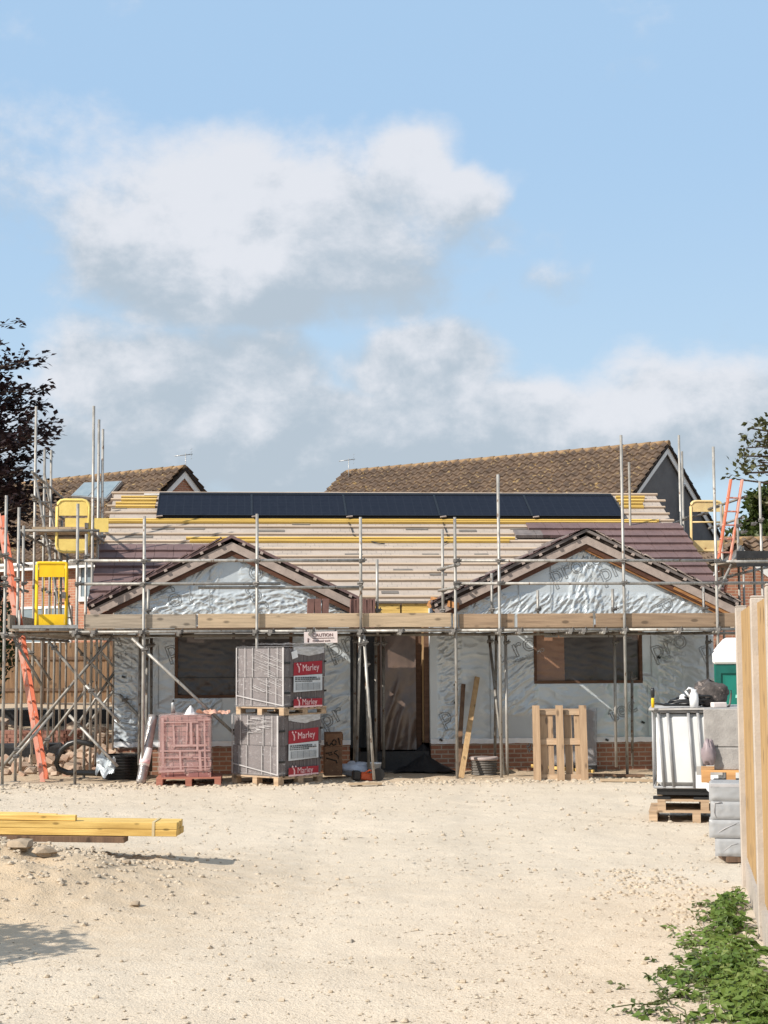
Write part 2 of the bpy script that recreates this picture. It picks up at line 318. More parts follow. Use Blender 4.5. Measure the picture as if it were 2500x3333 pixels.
# ------------------------------------------------------------------ mesh helpers
class MB:
    def __init__(s): s.v = []; s.f = []; s.smooth = False
    def add(s, vs, fs):
        o = len(s.v); s.v += [tuple(p) for p in vs]; s.f += [tuple(i+o for i in f) for f in fs]
    def box(s, c, size, rot=None, jit=0):
        x, y, z = (k/2 for k in size)
        vs = [Vector((sx*x, sy*y, sz*z)) for sz in (-1, 1) for sy in (-1, 1) for sx in (-1, 1)]
        if rot is not None:
            R = rot if isinstance(rot, Matrix) else Euler(rot).to_matrix()
            vs = [R @ p for p in vs]
        if jit: vs = [p+Vector((random.uniform(-jit, jit) for _ in range(3))) for p in vs]
        vs = [p+Vector(c) for p in vs]
        s.add(vs, [(0, 2, 3, 1), (4, 5, 7, 6), (0, 1, 5, 4), (2, 6, 7, 3), (0, 4, 6, 2), (1, 3, 7, 5)])
        return s
    def b2(s, a, b):                                # box from two corners
        a, b = Vector(a), Vector(b); sz = b-a
        return s.box((a+b)/2, (abs(sz.x), abs(sz.y), abs(sz.z)))
    def bar(s, p0, p1, wd, th, up=(0, 0, 1)):       # rectangular bar between two points: wd along up-normal side, th along up
        p0, p1 = Vector(p0), Vector(p1); d = (p1-p0); L = d.length; d.normalize()
        sd = d.cross(Vector(up)); 
        if sd.length < 1e-4: sd = d.cross(Vector((1, 0, 0)))
        sd.normalize(); u = sd.cross(d)
        R = Matrix((d, sd, u)).transposed()
        return s.box((p0+p1)/2, (L, wd, th), R)
    def tube(s, pts, r, n=8, caps=True):
        pts = [Vector(p) for p in pts]; rings = []; rr = r if isinstance(r, (list, tuple)) else [r]*len(pts)
        for i, p in enumerate(pts):
            d = (pts[min(i+1, len(pts)-1)]-pts[max(i-1, 0)]).normalized()
            a = d.cross(Vector((0, 0, 1)))
            if a.length < .05: a = d.cross(Vector((1, 0, 0)))
            a.normalize(); b = d.cross(a)
            rings.append([p+(a*cos(2*pi*k/n)+b*sin(2*pi*k/n))*rr[i] for k in range(n)])
        vs = [q for R in rings for q in R]; fs = []
        for i in range(len(pts)-1):
            for k in range(n):
                k2 = (k+1) % n
                fs.append((i*n+k, (i+1)*n+k, (i+1)*n+k2, i*n+k2))
        if caps: fs += [tuple(range(n)), tuple(reversed(range((len(pts)-1)*n, len(pts)*n)))]
        s.add(vs, fs); s.smooth = True; return s
    def lathe(s, prof, n=24, c=(0, 0, 0)):          # prof: (r, z)
        vs = [(c[0]+r*cos(2*pi*k/n), c[1]+r*sin(2*pi*k/n), c[2]+z) for r, z in prof for k in range(n)]; fs = []
        for i in range(len(prof)-1):
            for k in range(n):
                k2 = (k+1) % n; fs.append((i*n+k, i*n+k2, (i+1)*n+k2, (i+1)*n+k))
        fs += [tuple(reversed(range(n))), tuple(range((len(prof)-1)*n, len(prof)*n))]
        s.add(vs, fs); s.smooth = True; return s
    def prism(s, poly, d):                          # polygon (3d pts) extruded by vector d
        n = len(poly); a = [Vector(p) for p in poly]; b = [p+Vector(d) for p in a]
        s.add(a+b, [tuple(range(n)), tuple(reversed(range(n, 2*n)))]+[(i, i+n, (i+1) % n+n, (i+1) % n) for i in range(n)]); return s
    def quad(s, *p): s.add(p, [tuple(range(len(p)))]); return s
    def grid(s, fn, nu, nv):
        vs = [fn(i/nu, j/nv) for j in range(nv+1) for i in range(nu+1)]; w = nu+1
        s.add(vs, [(j*w+i, j*w+i+1, (j+1)*w+i+1, (j+1)*w+i) for j in range(nv) for i in range(nu)]); return s
    def rock(s, c, r, seed=0, flat=.7):
        rnd = random.Random(seed); vs = []; n = 6
        for j in range(1, 4):
            a = pi*j/4
            for k in range(n):
                b = 2*pi*(k+.5*(j % 2))/n; q = r*rnd.uniform(.75, 1.15)
                vs.append(Vector(c)+Vector((q*sin(a)*cos(b), q*sin(a)*sin(b)*rnd.uniform(.8, 1.1), q*cos(a)*flat)))
        vs += [Vector(c)+Vector((0, 0, r*flat)), Vector(c)-Vector((0, 0, r*flat))]
        fs = [(3*n, k, (k+1) % n) for k in range(n)]
        for j in range(2):
            for k in range(n): fs.append((j*n+k, (j+1)*n+k, (j+1)*n+(k+1) % n, j*n+(k+1) % n))
        fs += [(3*n+1, 2*n+(k+1) % n, 2*n+k) for k in range(n)]
        s.add(vs, fs); return s
    def mesh(s, name):
        me = D_.meshes.new(name); me.from_pydata(s.v, [], s.f); me.update()
        return me
    def build(s, name, m, parent=None, smooth=None, label=None, bevel=0, recalc=True):
        me = s.mesh(name)
        if recalc:
            import bmesh
            bm = bmesh.new(); bm.from_mesh(me); bmesh.ops.recalc_face_normals(bm, faces=bm.faces); bm.to_mesh(me); bm.free()
        if m: me.materials.append(m if not isinstance(m, str) else M[m])
        if (s.smooth if smooth is None else smooth):
            me.polygons.foreach_set('use_smooth', [len(p.vertices) <= 4 for p in me.polygons])
        o = D_.objects.new(name, me); COL.objects.link(o)
        if parent is not None: o.parent = parent
        if label: o['label'] = label
        if bevel:
            md = o.modifiers.new('edge', 'BEVEL'); md.width = bevel; md.segments = 1; md.limit_method = 'ANGLE'
        return o

def tag(o, label=None, cat=None, group=None, kind=None):
    if label: o['label'] = label
    if cat: o['category'] = cat
    if group: o['group'] = group
    if kind: o['kind'] = kind
    return o
def empty(name, label, cat, loc=(0, 0, 0), rz=0.0, group=None, mtx=None):
    o = D_.objects.new(name, None); COL.objects.link(o); o.empty_display_size = .2
    if mtx is not None: o.matrix_world = mtx
    else: o.location = loc; o.rotation_euler = (0, 0, rz)
    return tag(o, label, cat, group)
def dup(root, label=None, loc=None, rz=None):
    c = root.copy(); COL.objects.link(c)
    if label: c['label'] = label
    if loc is not None: c.location = loc
    if rz is not None: c.rotation_euler = (0, 0, rz)
    def rec(a, b):
        for ch in list(a.children):
            k = ch.copy(); COL.objects.link(k); k.parent = b; rec(ch, k)
    rec(root, c); return c
def text_mesh(body, size, outline=0.0, ext=.002, spacing=1.0):
    cu = D_.curves.new('lettering', 'FONT'); cu.body = body; cu.size = size; cu.resolution_u = 3; cu.space_character = spacing
    if outline: cu.fill_mode = 'NONE'; cu.bevel_depth = outline; cu.bevel_resolution = 0
    else: cu.extrude = ext
    ob = D_.objects.new('lettering', cu); COL.objects.link(ob)
    dg = bpy.context.evaluated_depsgraph_get()
    me = D_.meshes.new_from_object(ob.evaluated_get(dg))
    D_.objects.remove(ob); D_.curves.remove(cu)
    return me
def put_text(parent, body, size, mtx, m, name='lettering', outline=0.0, ext=.002, spacing=1.0, squash=None):
    me = text_mesh(body, size, outline, ext, spacing); me.transform(mtx)
    me.materials.clear(); me.materials.append(M[m])
    o = D_.objects.new(name, me); COL.objects.link(o); o.parent = parent; return o
def fbm(p, s, k=4):
    p = Vector(p)*s; a = 0; w = 1
    for i in range(k): a += w*noise.noise(p); p = p*2.03+Vector((3.1, 1.7, 5.3)); w *= .5
    return a
# ------------------------------------------------------------------ ground
def gz(x, y):
    z = .43*math.exp(-.5*((x+4.4)/1.5)**2-.5*((y-14.0)/1.2)**2)+.10*math.exp(-.5*((x+2.9)/.7)**2-.5*((y-13.3)/.8)**2)
    if z > .02: z *= 1+.22*noise.noise((x*2.2, y*2.2, 7))+.10*noise.noise((x*6, y*6, 3))
    if y < 30 and abs(x) < 14:
        z += .022*noise.noise((x*.8, y*.8, 0))+.012*noise.noise((x*3, y*3, 4))+.007*noise.noise((x*9, y*9, 2))
        if y > 24.6: z += .05*max(0, noise.noise((x*1.7, y*1.7, 9)))*min(1, (y-24.6)/.8)
    if x < -5.2 and y > 29:                         # dug soil bank behind the side scaffold
        k = min(1, max(0, (y-33)/2.2)); z += k*.75+.10*min(1, (y-29)/2)*noise.noise((x*.9, y*.9, 1))
    # shallow wheel tracks
    if y < 25:
        for cx in (-.6, 1.2):
            q = (x-cx-.02*(y-14)-.25*sin(y*.25)); z -= .008*math.exp(-(q/.20)**2)
    return z
def axis(lo, hi, fine, far):
    a = [lo+fine*i for i in range(int((hi-lo)/fine)+1)]; s = fine; x = lo; pre = []
    while x > -far: s *= 1.5; x -= s; pre.append(x)
    s = fine; x = a[-1]; post = []
    while x < far: s *= 1.5; x += s; post.append(x)
    return pre[::-1]+a+post
xs, ys = axis(-6.6, 6.6, .055, 900), axis(7.0, 26.4, .06, 900)
g = MB(); nx = len(xs)
g.v = [(x, y, gz(x, y)) for y in ys for x in xs]
g.f = [(j*nx+i, j*nx+i+1, (j+1)*nx+i+1, (j+1)*nx+i) for j in range(len(ys)-1) for i in range(nx-1)]
g.smooth = True
tag(g.build('ground', 'ground', recalc=False), kind='structure')

# loose limestone chips
st = MB(); rnd = random.Random(3)
for i in range(15000):
    y = 7.2+18.2*rnd.random()**1.35; hw = y*.255
    x = rnd.uniform(-hw, hw)
    d = noise.noise((x*.7, y*.7, 3))
    if rnd.random() > .45+d*.8: continue
    r = rnd.choice((.005, .006, .007, .008, .010, .014))*(1+.02*y)*rnd.uniform(.7, 1.2)
    if rnd.random() < .012: r *= 2.0
    n = 4; z = gz(x, y)+r*.15; a0 = rnd.random()*6
    pts = [(x+r*cos(a0+k*pi/2)*rnd.uniform(.7, 1.4), y+r*sin(a0+k*pi/2)*rnd.uniform(.7, 1.4), z+r*rnd.uniform(-.2, .3)) for k in range(4)]
    st.add(pts+[(x+r*.2, y, z+r*rnd.uniform(.35, .7))], [(0, 1, 4), (1, 2, 4), (2, 3, 4), (3, 0, 4)])
for i in range(900):                                # churned heap by the timber and along the work edge
    x, y = rnd.gauss(-3.3, .9), rnd.gauss(14.2, .8)
    st.rock((x, y, gz(x, y)), rnd.uniform(.010, .034), i)
for i in range(700):
    x = rnd.uniform(-6.2, 5.5); y = Y0-.1+.087*x+rnd.gauss(-.45, .3)
    st.rock((x, y, gz(x, y)), rnd.uniform(.015, .05), i)
for i in range(420):                               # single stones that throw a small dark shadow
    y = 7.6+17*rnd.random()**1.15; x = rnd.uniform(-y*.25, y*.25)
    st.rock((x, y, gz(x, y)+.004), rnd.choice((.010, .013, .016, .022))*(.85+.02*y), 5000+i, .8)
for i in range(420):
    x, y = rnd.gauss(2.35, .3), rnd.uniform(11.5, 15.0)
    st.rock((x, y, gz(x, y)), rnd.uniform(.010, .03), i)
tag(st.build('gravel', 'stone', smooth=False, recalc=False), kind='stuff', label='pale limestone chips scattered over the site ground', cat='gravel')

# ------------------------------------------------------------------ the new bungalow
RV0, RZ0, RS, RVR = 1.75, 2.87, .512, 6.2           # main roof: eaves v, eaves z, slope, ridge v
def RZ(v): return RZ0+RS*(v-RV0)
def rp(px, py):
    o = HI @ Vector((0, 0, HC)); d = HI.to_3x3() @ ray(px, py)
    k = (RZ0+RS*(o.y-RV0)-o.z)/(d.z-RS*d.y); return o+d*k
def rpd(x, y): return rp(x*K, y*K)
RSC = sqrt(1+RS*RS); NRM = Vector((0, -RS, 1)).normalized()
bung = empty('bungalow', 'unfinished bungalow wrapped in silver foil with two front gables and half tiled roof', 'bungalow', mtx=HM)
UL0, UL1, UR0, UR1, WV = -4.36, -.445, .903, 5.80, 1.6
ZP = .485                                           # top of brick plinth
LA, RA = (-2.43, 3.86, .485), (3.58, 3.97, .475)    # gable apex u, z, slope
def crease(u, z):
    """outward wrinkle of the membrane"""
    a = .004*fbm((u, z, 0), 2.2, 3)
    def zone(u0, u1, z0, z1, soft=.06):
        k = lambda t, a0, a1: max(0, min(1, min((t-a0)/soft, (a1-t)/soft)+.5))
        return k(u, u0, u1)*k(z, z0, z1)
    def rid(ang, sx, sy, amp, seed):
        p = u*cos(ang)+z*sin(ang); q = -u*sin(ang)+z*cos(ang)
        n = noise.noise((p*sx, q*sy, seed)); n2 = noise.noise((p*sx*2.1+5, q*sy*2.1, seed+3))
        return amp*((1-min(1, abs(n)*3.2))**1.4+.6*(1-min(1, abs(n2)*3.2))**1.2)
    for (u0, u1, z0, z1, ang, sx, sy, amp, sd) in CREASES:
        k = zone(u0, u1, z0, z1)
        if k > 0: a += k*rid(ang, sx, sy, amp*(1.15 if z > 2.5 else 1.4), sd)
    return a
CREASES = [(-4.4, -3.98, .45, 2.5, -.35, 3, 9, .022, 1), (-4.4, -.3, 2.62, 3.02, .15, 5, 9, .018, 2), (.9, 5.9, 2.62, 2.98, .9, 3.5, 10, .018, 3),
           (3.30, 3.85, 2.6, 3.75, 1.25, 3, 9, .022, 4), (1.05, 1.42, .45, 2.5, .5, 4, 9, .017, 5), (2.1, 2.72, .95, 1.9, .65, 2, 9, .016, 6),
           (4.5, 4.8, .9, 1.6, -.7, 2, 10, .015, 7), (4.85, 5.25, .5, 2.3, -.4, 3, 9, .014, 8), (2.7, 4.6, .5, 1.45, .2, 2.2, 4, .005, 15), (1.4, 2.1, .5, 2.4, .1, 2, 4, .005, 16), (-3.9, -3.4, .5, 2.4, .3, 2, 4, .005, 17), (5.25, 5.8, .5, 2.4, -.3, 2, 5, .006, 18), (-1.4, -.44, 1.2, 2.4, .4, 2, 5, .006, 19), (-3.2, -2.6, 3.0, 3.6, .9, 2, 6, .012, 9),
           (-3.35, -2.6, .8, 1.25, .9, 3, 8, .012, 10), (-1.6, -.44, .5, 1.3, .5, 2, 7, .007, 12), (-2.3, -1.3, 3.0, 3.5, .5, 3, 8, .012, 13)]
wall = MB()
def panel(u0, u1, zlo, zhi, res=.017):
    nu = max(2, int((u1-u0)/res)); h = max((zhi(u0) if callable(zhi) else zhi), (zhi((u0+u1)/2) if callable(zhi) else zhi), (zhi(u1) if callable(zhi) else zhi))-zlo
    nv = max(2, int(h/res))
    def fn(a, b):
        u = u0+(u1-u0)*a; top = zhi(u) if callable(zhi) else zhi
        z = zlo+(top-zlo)*b; return (u, WV-crease(u, z), z)
    wall.grid(fn, nu, nv)
gl = lambda u: LA[1]-.12-LA[2]*abs(u-LA[0]); gr = lambda u: RA[1]-.12-RA[2]*abs(u-RA[0])
WL = (-3.369, -1.412, 1.269, 2.46); WR = (2.675, 4.549, 1.464, 2.46)
for (a, b, W, top) in ((UL0, UL1, WL, gl), (UR0, UR1, WR, gr)):
    panel(a, W[0], ZP, W[3]); panel(W[1], b, ZP, W[3]); panel(W[0], W[1], ZP, W[2])
    mid = LA[0] if W is WL else RA[0]
    panel(a, mid, W[3], top); panel(mid, b, W[3], top)
wall.b2((UL0+.003, WV+.02, ZP), (UL0+.10, 10.2, 2.72)); wall.b2((UR1-.10, WV+.02, ZP), (UR1-.003, 10.2, 2.72)); wall.b2((UL0+.1, 10.1, ZP), (UR1-.1, 10.2, 2.72))
wall.b2((UL1-.1, WV+.02, ZP), (UL1, 2.6, 2.75)); wall.b2((UR0, WV+.02, ZP), (UR0+.1, 2.6, 2.75))
wall.build('foil_wall', 'foil', bung, smooth=True, recalc=False)
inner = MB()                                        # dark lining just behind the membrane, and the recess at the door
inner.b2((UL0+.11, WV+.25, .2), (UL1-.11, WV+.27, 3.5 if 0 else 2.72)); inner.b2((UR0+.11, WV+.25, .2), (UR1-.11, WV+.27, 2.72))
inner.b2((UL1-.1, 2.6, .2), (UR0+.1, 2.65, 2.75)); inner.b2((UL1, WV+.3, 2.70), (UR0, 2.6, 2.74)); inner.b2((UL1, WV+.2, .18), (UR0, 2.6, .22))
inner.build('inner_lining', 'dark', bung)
pl = MB(); pl.b2((UL0+.03, WV+.012, -.2), (UL1-.01, WV+.2, ZP)); pl.b2((UR0+.01, WV+.012, -.2), (UR1-.03, WV+.2, ZP))
pl.b2((UL0+.03, WV+.2, -.2), (UL0+.2, 10.2, ZP)); pl.b2((UR1-.2, WV+.2, -.2), (UR1-.03, 10.2, ZP))
pl.build('brick_plinth', 'brick', bung)
ed = MB()
for a, b in ((UL0, UL1), (UR0, UR1)):
    def fn(p, q, a=a, b=b):
        u = a+(b-a)*p; return (u, WV-.022-.012*fbm((u, q, 3), 5, 3)-crease(u, .52)*.5, ZP-.015+q*.085+.012*noise.noise((u*7, 0, q)))
    ed.grid(fn, int((b-a)/.025), 3)
ed.build('foil_skirt', 'foil_edge', bung, smooth=True, recalc=False)
# taped joints
for x, y0, y1 in ((283, 1375, 1600), (342, 1395, 1530), (1060, 1380, 1600), (1410, 1190+180, 1600), (1345+55, 1470, 1590), (700, 1505, 1600)):
    a, b = DH(x, y1, WV), DH(x, y0, WV)
    seam = MB(); seam.b2((a.x-.006, WV-.014, a.z), (a.x+.006, WV-.010, b.z)); seam.build('seam_tape', 'print', bung)
for x, y0, y1 in ((410, 1265, 1300), (635/1.507+32, 1230, 1322), (1120, 1215, 1300), (1190, 1210, 1320), (1352, 1270, 1320)):
    a, b = DH(x, y1, WV), DH(x, y0, WV)
    seam = MB(); seam.b2((a.x-.007, WV-.030, a.z), (a.x+.007, WV-.026, b.z)); seam.build('seam_tape', 'print', bung)
FM = Matrix(((1, 0, 0, 0), (0, 0, -1, 0), (0, 1, 0, 0), (0, 0, 0, 1)))
def wtext(x, y, body, size, rot, mirror=False, outline=.007, off=.034):
    p = DH(x, y, WV)
    mt = Matrix.Translation((p.x, WV-off, p.z)) @ FM @ Matrix.Rotation(radians(rot), 4, 'Z') @ Matrix.Diagonal((-1 if mirror else 1, 1, .35, 1))
    o = put_text(bung, body, size, mt, 'print', 'printed_lettering', outline, .0008)
    import bmesh
    bm = bmesh.new(); bm.from_mesh(o.data)             # the print follows the creases of the membrane
    bmesh.ops.subdivide_edges(bm, edges=[e for e in bm.edges if e.calc_length() > .05], cuts=4, use_grid_fill=False)
    for q in bm.verts: q.co.y = q.co.y+off-.007-crease(q.co.x, q.co.z)
    bm.to_mesh(o.data); bm.free()
for a in ((714, 1424, 'pr', .50, 22), (722, 1424+12, 'TF200', .12, 22, False, 0), (362, 1424, 'p', .44, 20), (254, 1398, 'r', .5, 25),
          (252, 1424, 'TF2', .13, 22, False, 0), (1113, 1421, 'ro', .47, 24), (1108, 1437, 'TF200 THERMO', .088, 24, False, 0), (955, 1567, 'p', .42, 24),
          (1145, 1590, 'tect', .46, 160, True), (1150, 1550, 'TF200', .075, 24, False, 0),
          (1412, 1425, 'pro', .46, 22), (1420, 1434, 'TF200', .10, 22, False, 0), (1517, 1424, 'p', .44, 24), (700, 1575, 'pr', .45, 28), (446, 1560, 'p', .4, 60),
          (1322, 1560, 'tec', .4, 24), (450, 1553, 'THERMO', .07, 65, False, 0), (1195, 1262, 'protec', .42, 24, False, .007, .06), (1190, 1240, 'TF200 THERMO', .075, 24, False, 0, .06),
          (1300, 1258, 'prot', .45, 24, False, .007, .06), (1425, 1300, 'p', .4, -62, False, .007, .06), (1240, 1187, 'TF200', .13, 8, False, 0, .06),
          (345, 1272, 'ro', .44, -55, False, .007, .06), (500, 1180, 'pro', .50, -58, False, .007, .06), (525, 1268, 'tec', .42, -58, False, .007, .06), (1345, 1375+5, 'TF200', .06, 0, False, 0)):
    wtext(*a)
# fixings: dark rosettes on the membrane
fx = MB()
for x, y in ((267, 1462), (983, 1480), (983, 1518), (952, 1598), (1310, 1598), (1422, 1420), (1388, 1560), (715, 1603), (575, 1602), (262, 1598)):
    p = DH(x, y, WV); fx.box((p.x, WV-.035, p.z), (.055, .03, .035), (0, .4, 0))
fx.build('fixing_clip', 'black', bung)
# windows with plastic sheets
def wsheet(u0, u1, z0, z1, v, amp, sd, name, m, par, fr_=1.0):
    b = MB()
    def fn(a, c):
        u = u0+(u1-u0)*a; z = z0+(z1-z0)*c
        k = (1.2-c)*amp; n = noise.noise((u*3.2*fr_-z*3*fr_, (z*8+u*2)*fr_, sd)) if fr_ == 1 else noise.noise((u*4.5-z*1.0, z*.9+u*.8, sd)); n2 = noise.noise(((u*9-z*7), (z*18+u*4)*fr_, sd+2))*fr_
        return (u, v-k*((1-abs(n)*2)+.5*(1-abs(n2)*2)), z)
    b.grid(fn, int((u1-u0)/.025), int((z1-z0)/.025)); return b.build(name, m, par, smooth=True, recalc=False)
for W, lab in ((WL, 0), (WR, 1)):
    fr = MB(); u0, u1, z0, z1 = W; th = .05
    fr.b2((u0, WV-.02, z0), (u1, WV+.16, z0+th)); fr.b2((u0, WV-.02, z0+th), (u0+th, WV+.16, z1)); fr.b2((u1-th, WV-.02, z0+th), (u1, WV+.16, z1)); fr.b2((u0+th, WV-.02, z1-th), (u1-th, WV+.16, z1))
    wn = fr.build('window', 'frame_w', bung)
    if lab == 0:
        wsheet(u0+.05, u1-.05, z0+.05, z1-.05, WV+.06, .010, 4, 'plastic_sheet', 'sheet', wn)
        b = MB(); b.b2((u0+.05, WV+.02, z0+.33), (u1-.05, WV+.035, z0+.345)); b.build('cord', 'black', wn)
    else:
        us = u0+.54
        wsheet(u0+.05, us, z0+.05, z1-.05, WV+.06, .007, 5, 'plastic_sheet', 'sheet_b', wn); wsheet(us, u1-.05, z0+.05, z1-.05, WV+.06, .008, 6, 'plastic_sheet', 'sheet', wn)
    f = MB()
    segs = ((.32, .95), (1.0, 1.5), (1.53, 1.9)) if lab == 0 else ((.18, .42), (.44, 1.28), (1.3, 1.55))
    for a, c in segs: f.b2((u0+a, WV-.035, z1-.215), (min(u0+c, u1-.03), WV-.028, z1-.09))
    f.build('flap', 'flap', wn)
# doorway sheets and posts in the recess
dw = MB(); dw.b2((.02, 2.0, .22), (.09, 2.1, 2.7)); dw.b2((.70, 2.0, .22), (.80, 2.1, 2.7)); dw.b2((.82, WV+.12, ZP), (.90, WV+.2, 2.6)); dw.b2((-.30, 2.0, .22), (-.25, 2.1, 2.7))
dw = dw.build('door_frame', 'frame_w', bung)
wsheet(.09, .70, .36, 2.33, 1.98, .05, 9, 'plastic_sheet', mat('doorway_sheet', (.15, .098, .074), (.095, .064, .05), rough=.3, scale=2, spec=.8), dw, .3)
wsheet(UL1+.02, .02, .40, 2.6, 2.02, .04, 12, 'plastic_sheet', 'blackmat', dw, .3)
wb = MB(); wb.b2((.80, 1.86, ZP), (.84, 1.93, 2.45)); wb.build('door_post', 'timber_v', dw)

# ---- main roof
rf = MB()
U0, U1 = -4.80, 6.07
def slab(u0, u1, v0, v1, th=.07, lift=0.0):
    a = Vector((u0, v0, RZ(v0)))+NRM*lift; b = Vector((u1, v0, RZ(v0)))+NRM*lift; c = Vector((u1, v1, RZ(v1)))+NRM*lift; d = Vector((u0, v1, RZ(v1)))+NRM*lift
    rf.prism([a, b, c, d], NRM*-th)
slab(U0+.04, U1-.04, RV0, RVR)
zr = RZ(RVR); rf.prism([(U0, RVR, zr), (U1, RVR, zr), (U1, 10.65, RZ0), (U0, 10.65, RZ0)], (0, 0, -.07))
for u in (U0+.35, U1-.5):                            # end gable walls under the verge
    rf.prism([(u, RV0+.1, RZ0-.1), (u, 10.5, RZ0-.1), (u, RVR, zr-.12)], (.1, 0, 0))
roof = rf.build('roof', 'roof_felt', bung)
GA = .345/RSC
nb = int((RVR-RV0)/GA)
tL, tR = rpd(230, 1187).y, rpd(1400, 1143).y
yel = {}
rb = random.Random(5)
for i in range(nb+1):
    v = RV0+.12+i*GA
    if v > RVR-.03: break
    b = MB(); us = U0-rb.uniform(.0, .07); ue = U1+rb.uniform(-.02, .10)
    if v < tL: us = LA[0]+.2
    if v < tR: ue = RA[0]
    o = NRM*.022
    b.bar(Vector((us, v, RZ(v)))+o, Vector((ue, v, RZ(v)))+o, .055, .03, NRM); b.build('batten', 'batten', roof)
for (x0, x1, y) in ((232, 1422, 1127), (228, 1418, 1131), (402, 1112, 1166), (410, 1100, 1172), (262, 340, 1077), (262, 338, 1083), (250, 337, 1090), (250, 335, 1097), (1330, 1392, 1077), (1333, 1390, 1084), (1338, 1388, 1091), (1345, 1390, 1098)):
    a, c = rpd(x0, y), rpd(x1, y); v = (a.y+c.y)/2
    b = MB(); b.bar(Vector((a.x, v, RZ(v)))+NRM*.03, Vector((c.x, v, RZ(v)))+NRM*.03, .05, .045, NRM); b.build('batten', 'batten_y', roof, label='fresh yellow batten')
mk = MB()
for x, y, wd in ((258, 1097, 33), (271, 1169, 33), (764, 1199, 38), (930, 1199, 36), (946, 1241, 36), (842, 1280, 35), (843, 1271, 30), (300, 1160, 60), (440, 1163, 70), (650, 1124+8, 40), (900, 1143, 50), (585, 1147, 60), (1010, 1147, 40), (1040, 1199, 30), (1120, 1142, 40), (870, 1232, 40), (420, 1142, 45), (352, 1142, 50), (1280, 1148-3, 8)):
    p = rpd(x, y); du = wd*K/5200*29/2
    mk.prism([p+Vector((-du, -.045, -.045*RS))+NRM*.006, p+Vector((du, -.045, -.045*RS))+NRM*.006, p+Vector((du, .045, .045*RS))+NRM*.006, p+Vector((-du, .045, .045*RS))+NRM*.006], NRM*.004)
mk.build('printed_mark', 'mark', roof)
rdg = MB()
for i, (x0, x1) in enumerate(((312, 430), (470, 580), (618, 735), (760, 905), (930, 1085), (1110, 1180), (1215, 1300))):
    a, c = DH(x0, 1062, RVR).x, DH(x1, 1062, RVR).x
    rdg.prism([(a, RVR-.14, zr-.05), (c, RVR-.14, zr-.05), (c, RVR, zr+.035), (a, RVR, zr+.035)], (0, .1, -.03))
rdg.build('ridge_membrane', mat('pale_ridge_felt', (.50, .46, .43), rough=.8), roof)
rdk = MB(); rdk.prism([(U0+1.2, RVR-.1, zr-.055), (U1-1.5, RVR-.1, zr-.055), (U1-1.5, RVR+.01, zr+.012), (U0+1.2, RVR+.01, zr+.012)], (0, .06, -.02)); rdk.build('ridge_roll', 'mark', roof)
# brown tiles: courses with a real step, cut by the valleys of the gables
def tiles(courses, wl, name, m, par, tilew=.33, th=.03, low=None):
    b = MB()
    for (v, ul, ur) in courses:
        n = max(1, int((ur-ul)/.11))
        P0 = lambda u, dv, h: Vector((u, v+dv, RZ(v+dv)))+NRM*h
        for i in range(n):
            a = ul+(ur-ul)*i/n; c = ul+(ur-ul)*(i+1)/n; j = .004*noise.noise((i*.9, v*7, 0)); gap = .006 if i % 3 == 2 else .0
            h0 = .06+th+j; h1 = .045+j
            q = [P0(a, 0, h0), P0(c-gap, 0, h0), P0(c-gap, GA+.02, h1), P0(a, GA+.02, h1)]
            e = [P0(a, 0, .03), P0(c-gap, 0, .03)]
            b.add(q+e, [(0, 1, 2, 3), (4, 5, 1, 0)])
            b.add([P0(c-gap, 0, .03), P0(c-gap, 0, h0), P0(c-gap, GA, h1), P0(c-gap, GA, .03), P0(a, 0, h0), P0(a, 0, .03), P0(a, GA, .03), P0(a, GA, h1)], [(0, 1, 2, 3), (4, 5, 6, 7)])
    return b.build(name, m, par, smooth=False, recalc=False)
def val(ap, side, v):                               # where a gable slope meets the main roof at depth v
    return ap[0]+side*(ap[1]+.06-RZ(v))/ap[2]
cL = []; cR = []; v = RV0-.06
while v < tL-.12: cL.append((v, U0-.02, min(val(LA, -1, v)+.12, LA[0]))); v += GA
v = RV0-.06
while v < tR-.1:
    cR.append((v, max(val(RA, 1, v)-.1, RA[0]-.45), U1+.03+.02*rb.random())); v += GA
tiles(cL, 0, 'tile_area', 'tile', roof); tiles(cR, 0, 'tile_area', 'tile', roof)
v = cR[-1][0]; tiles([(v-GA, RA[0]-.75, RA[0]-.1)], 0, 'tile_area', 'tile_grey', roof)

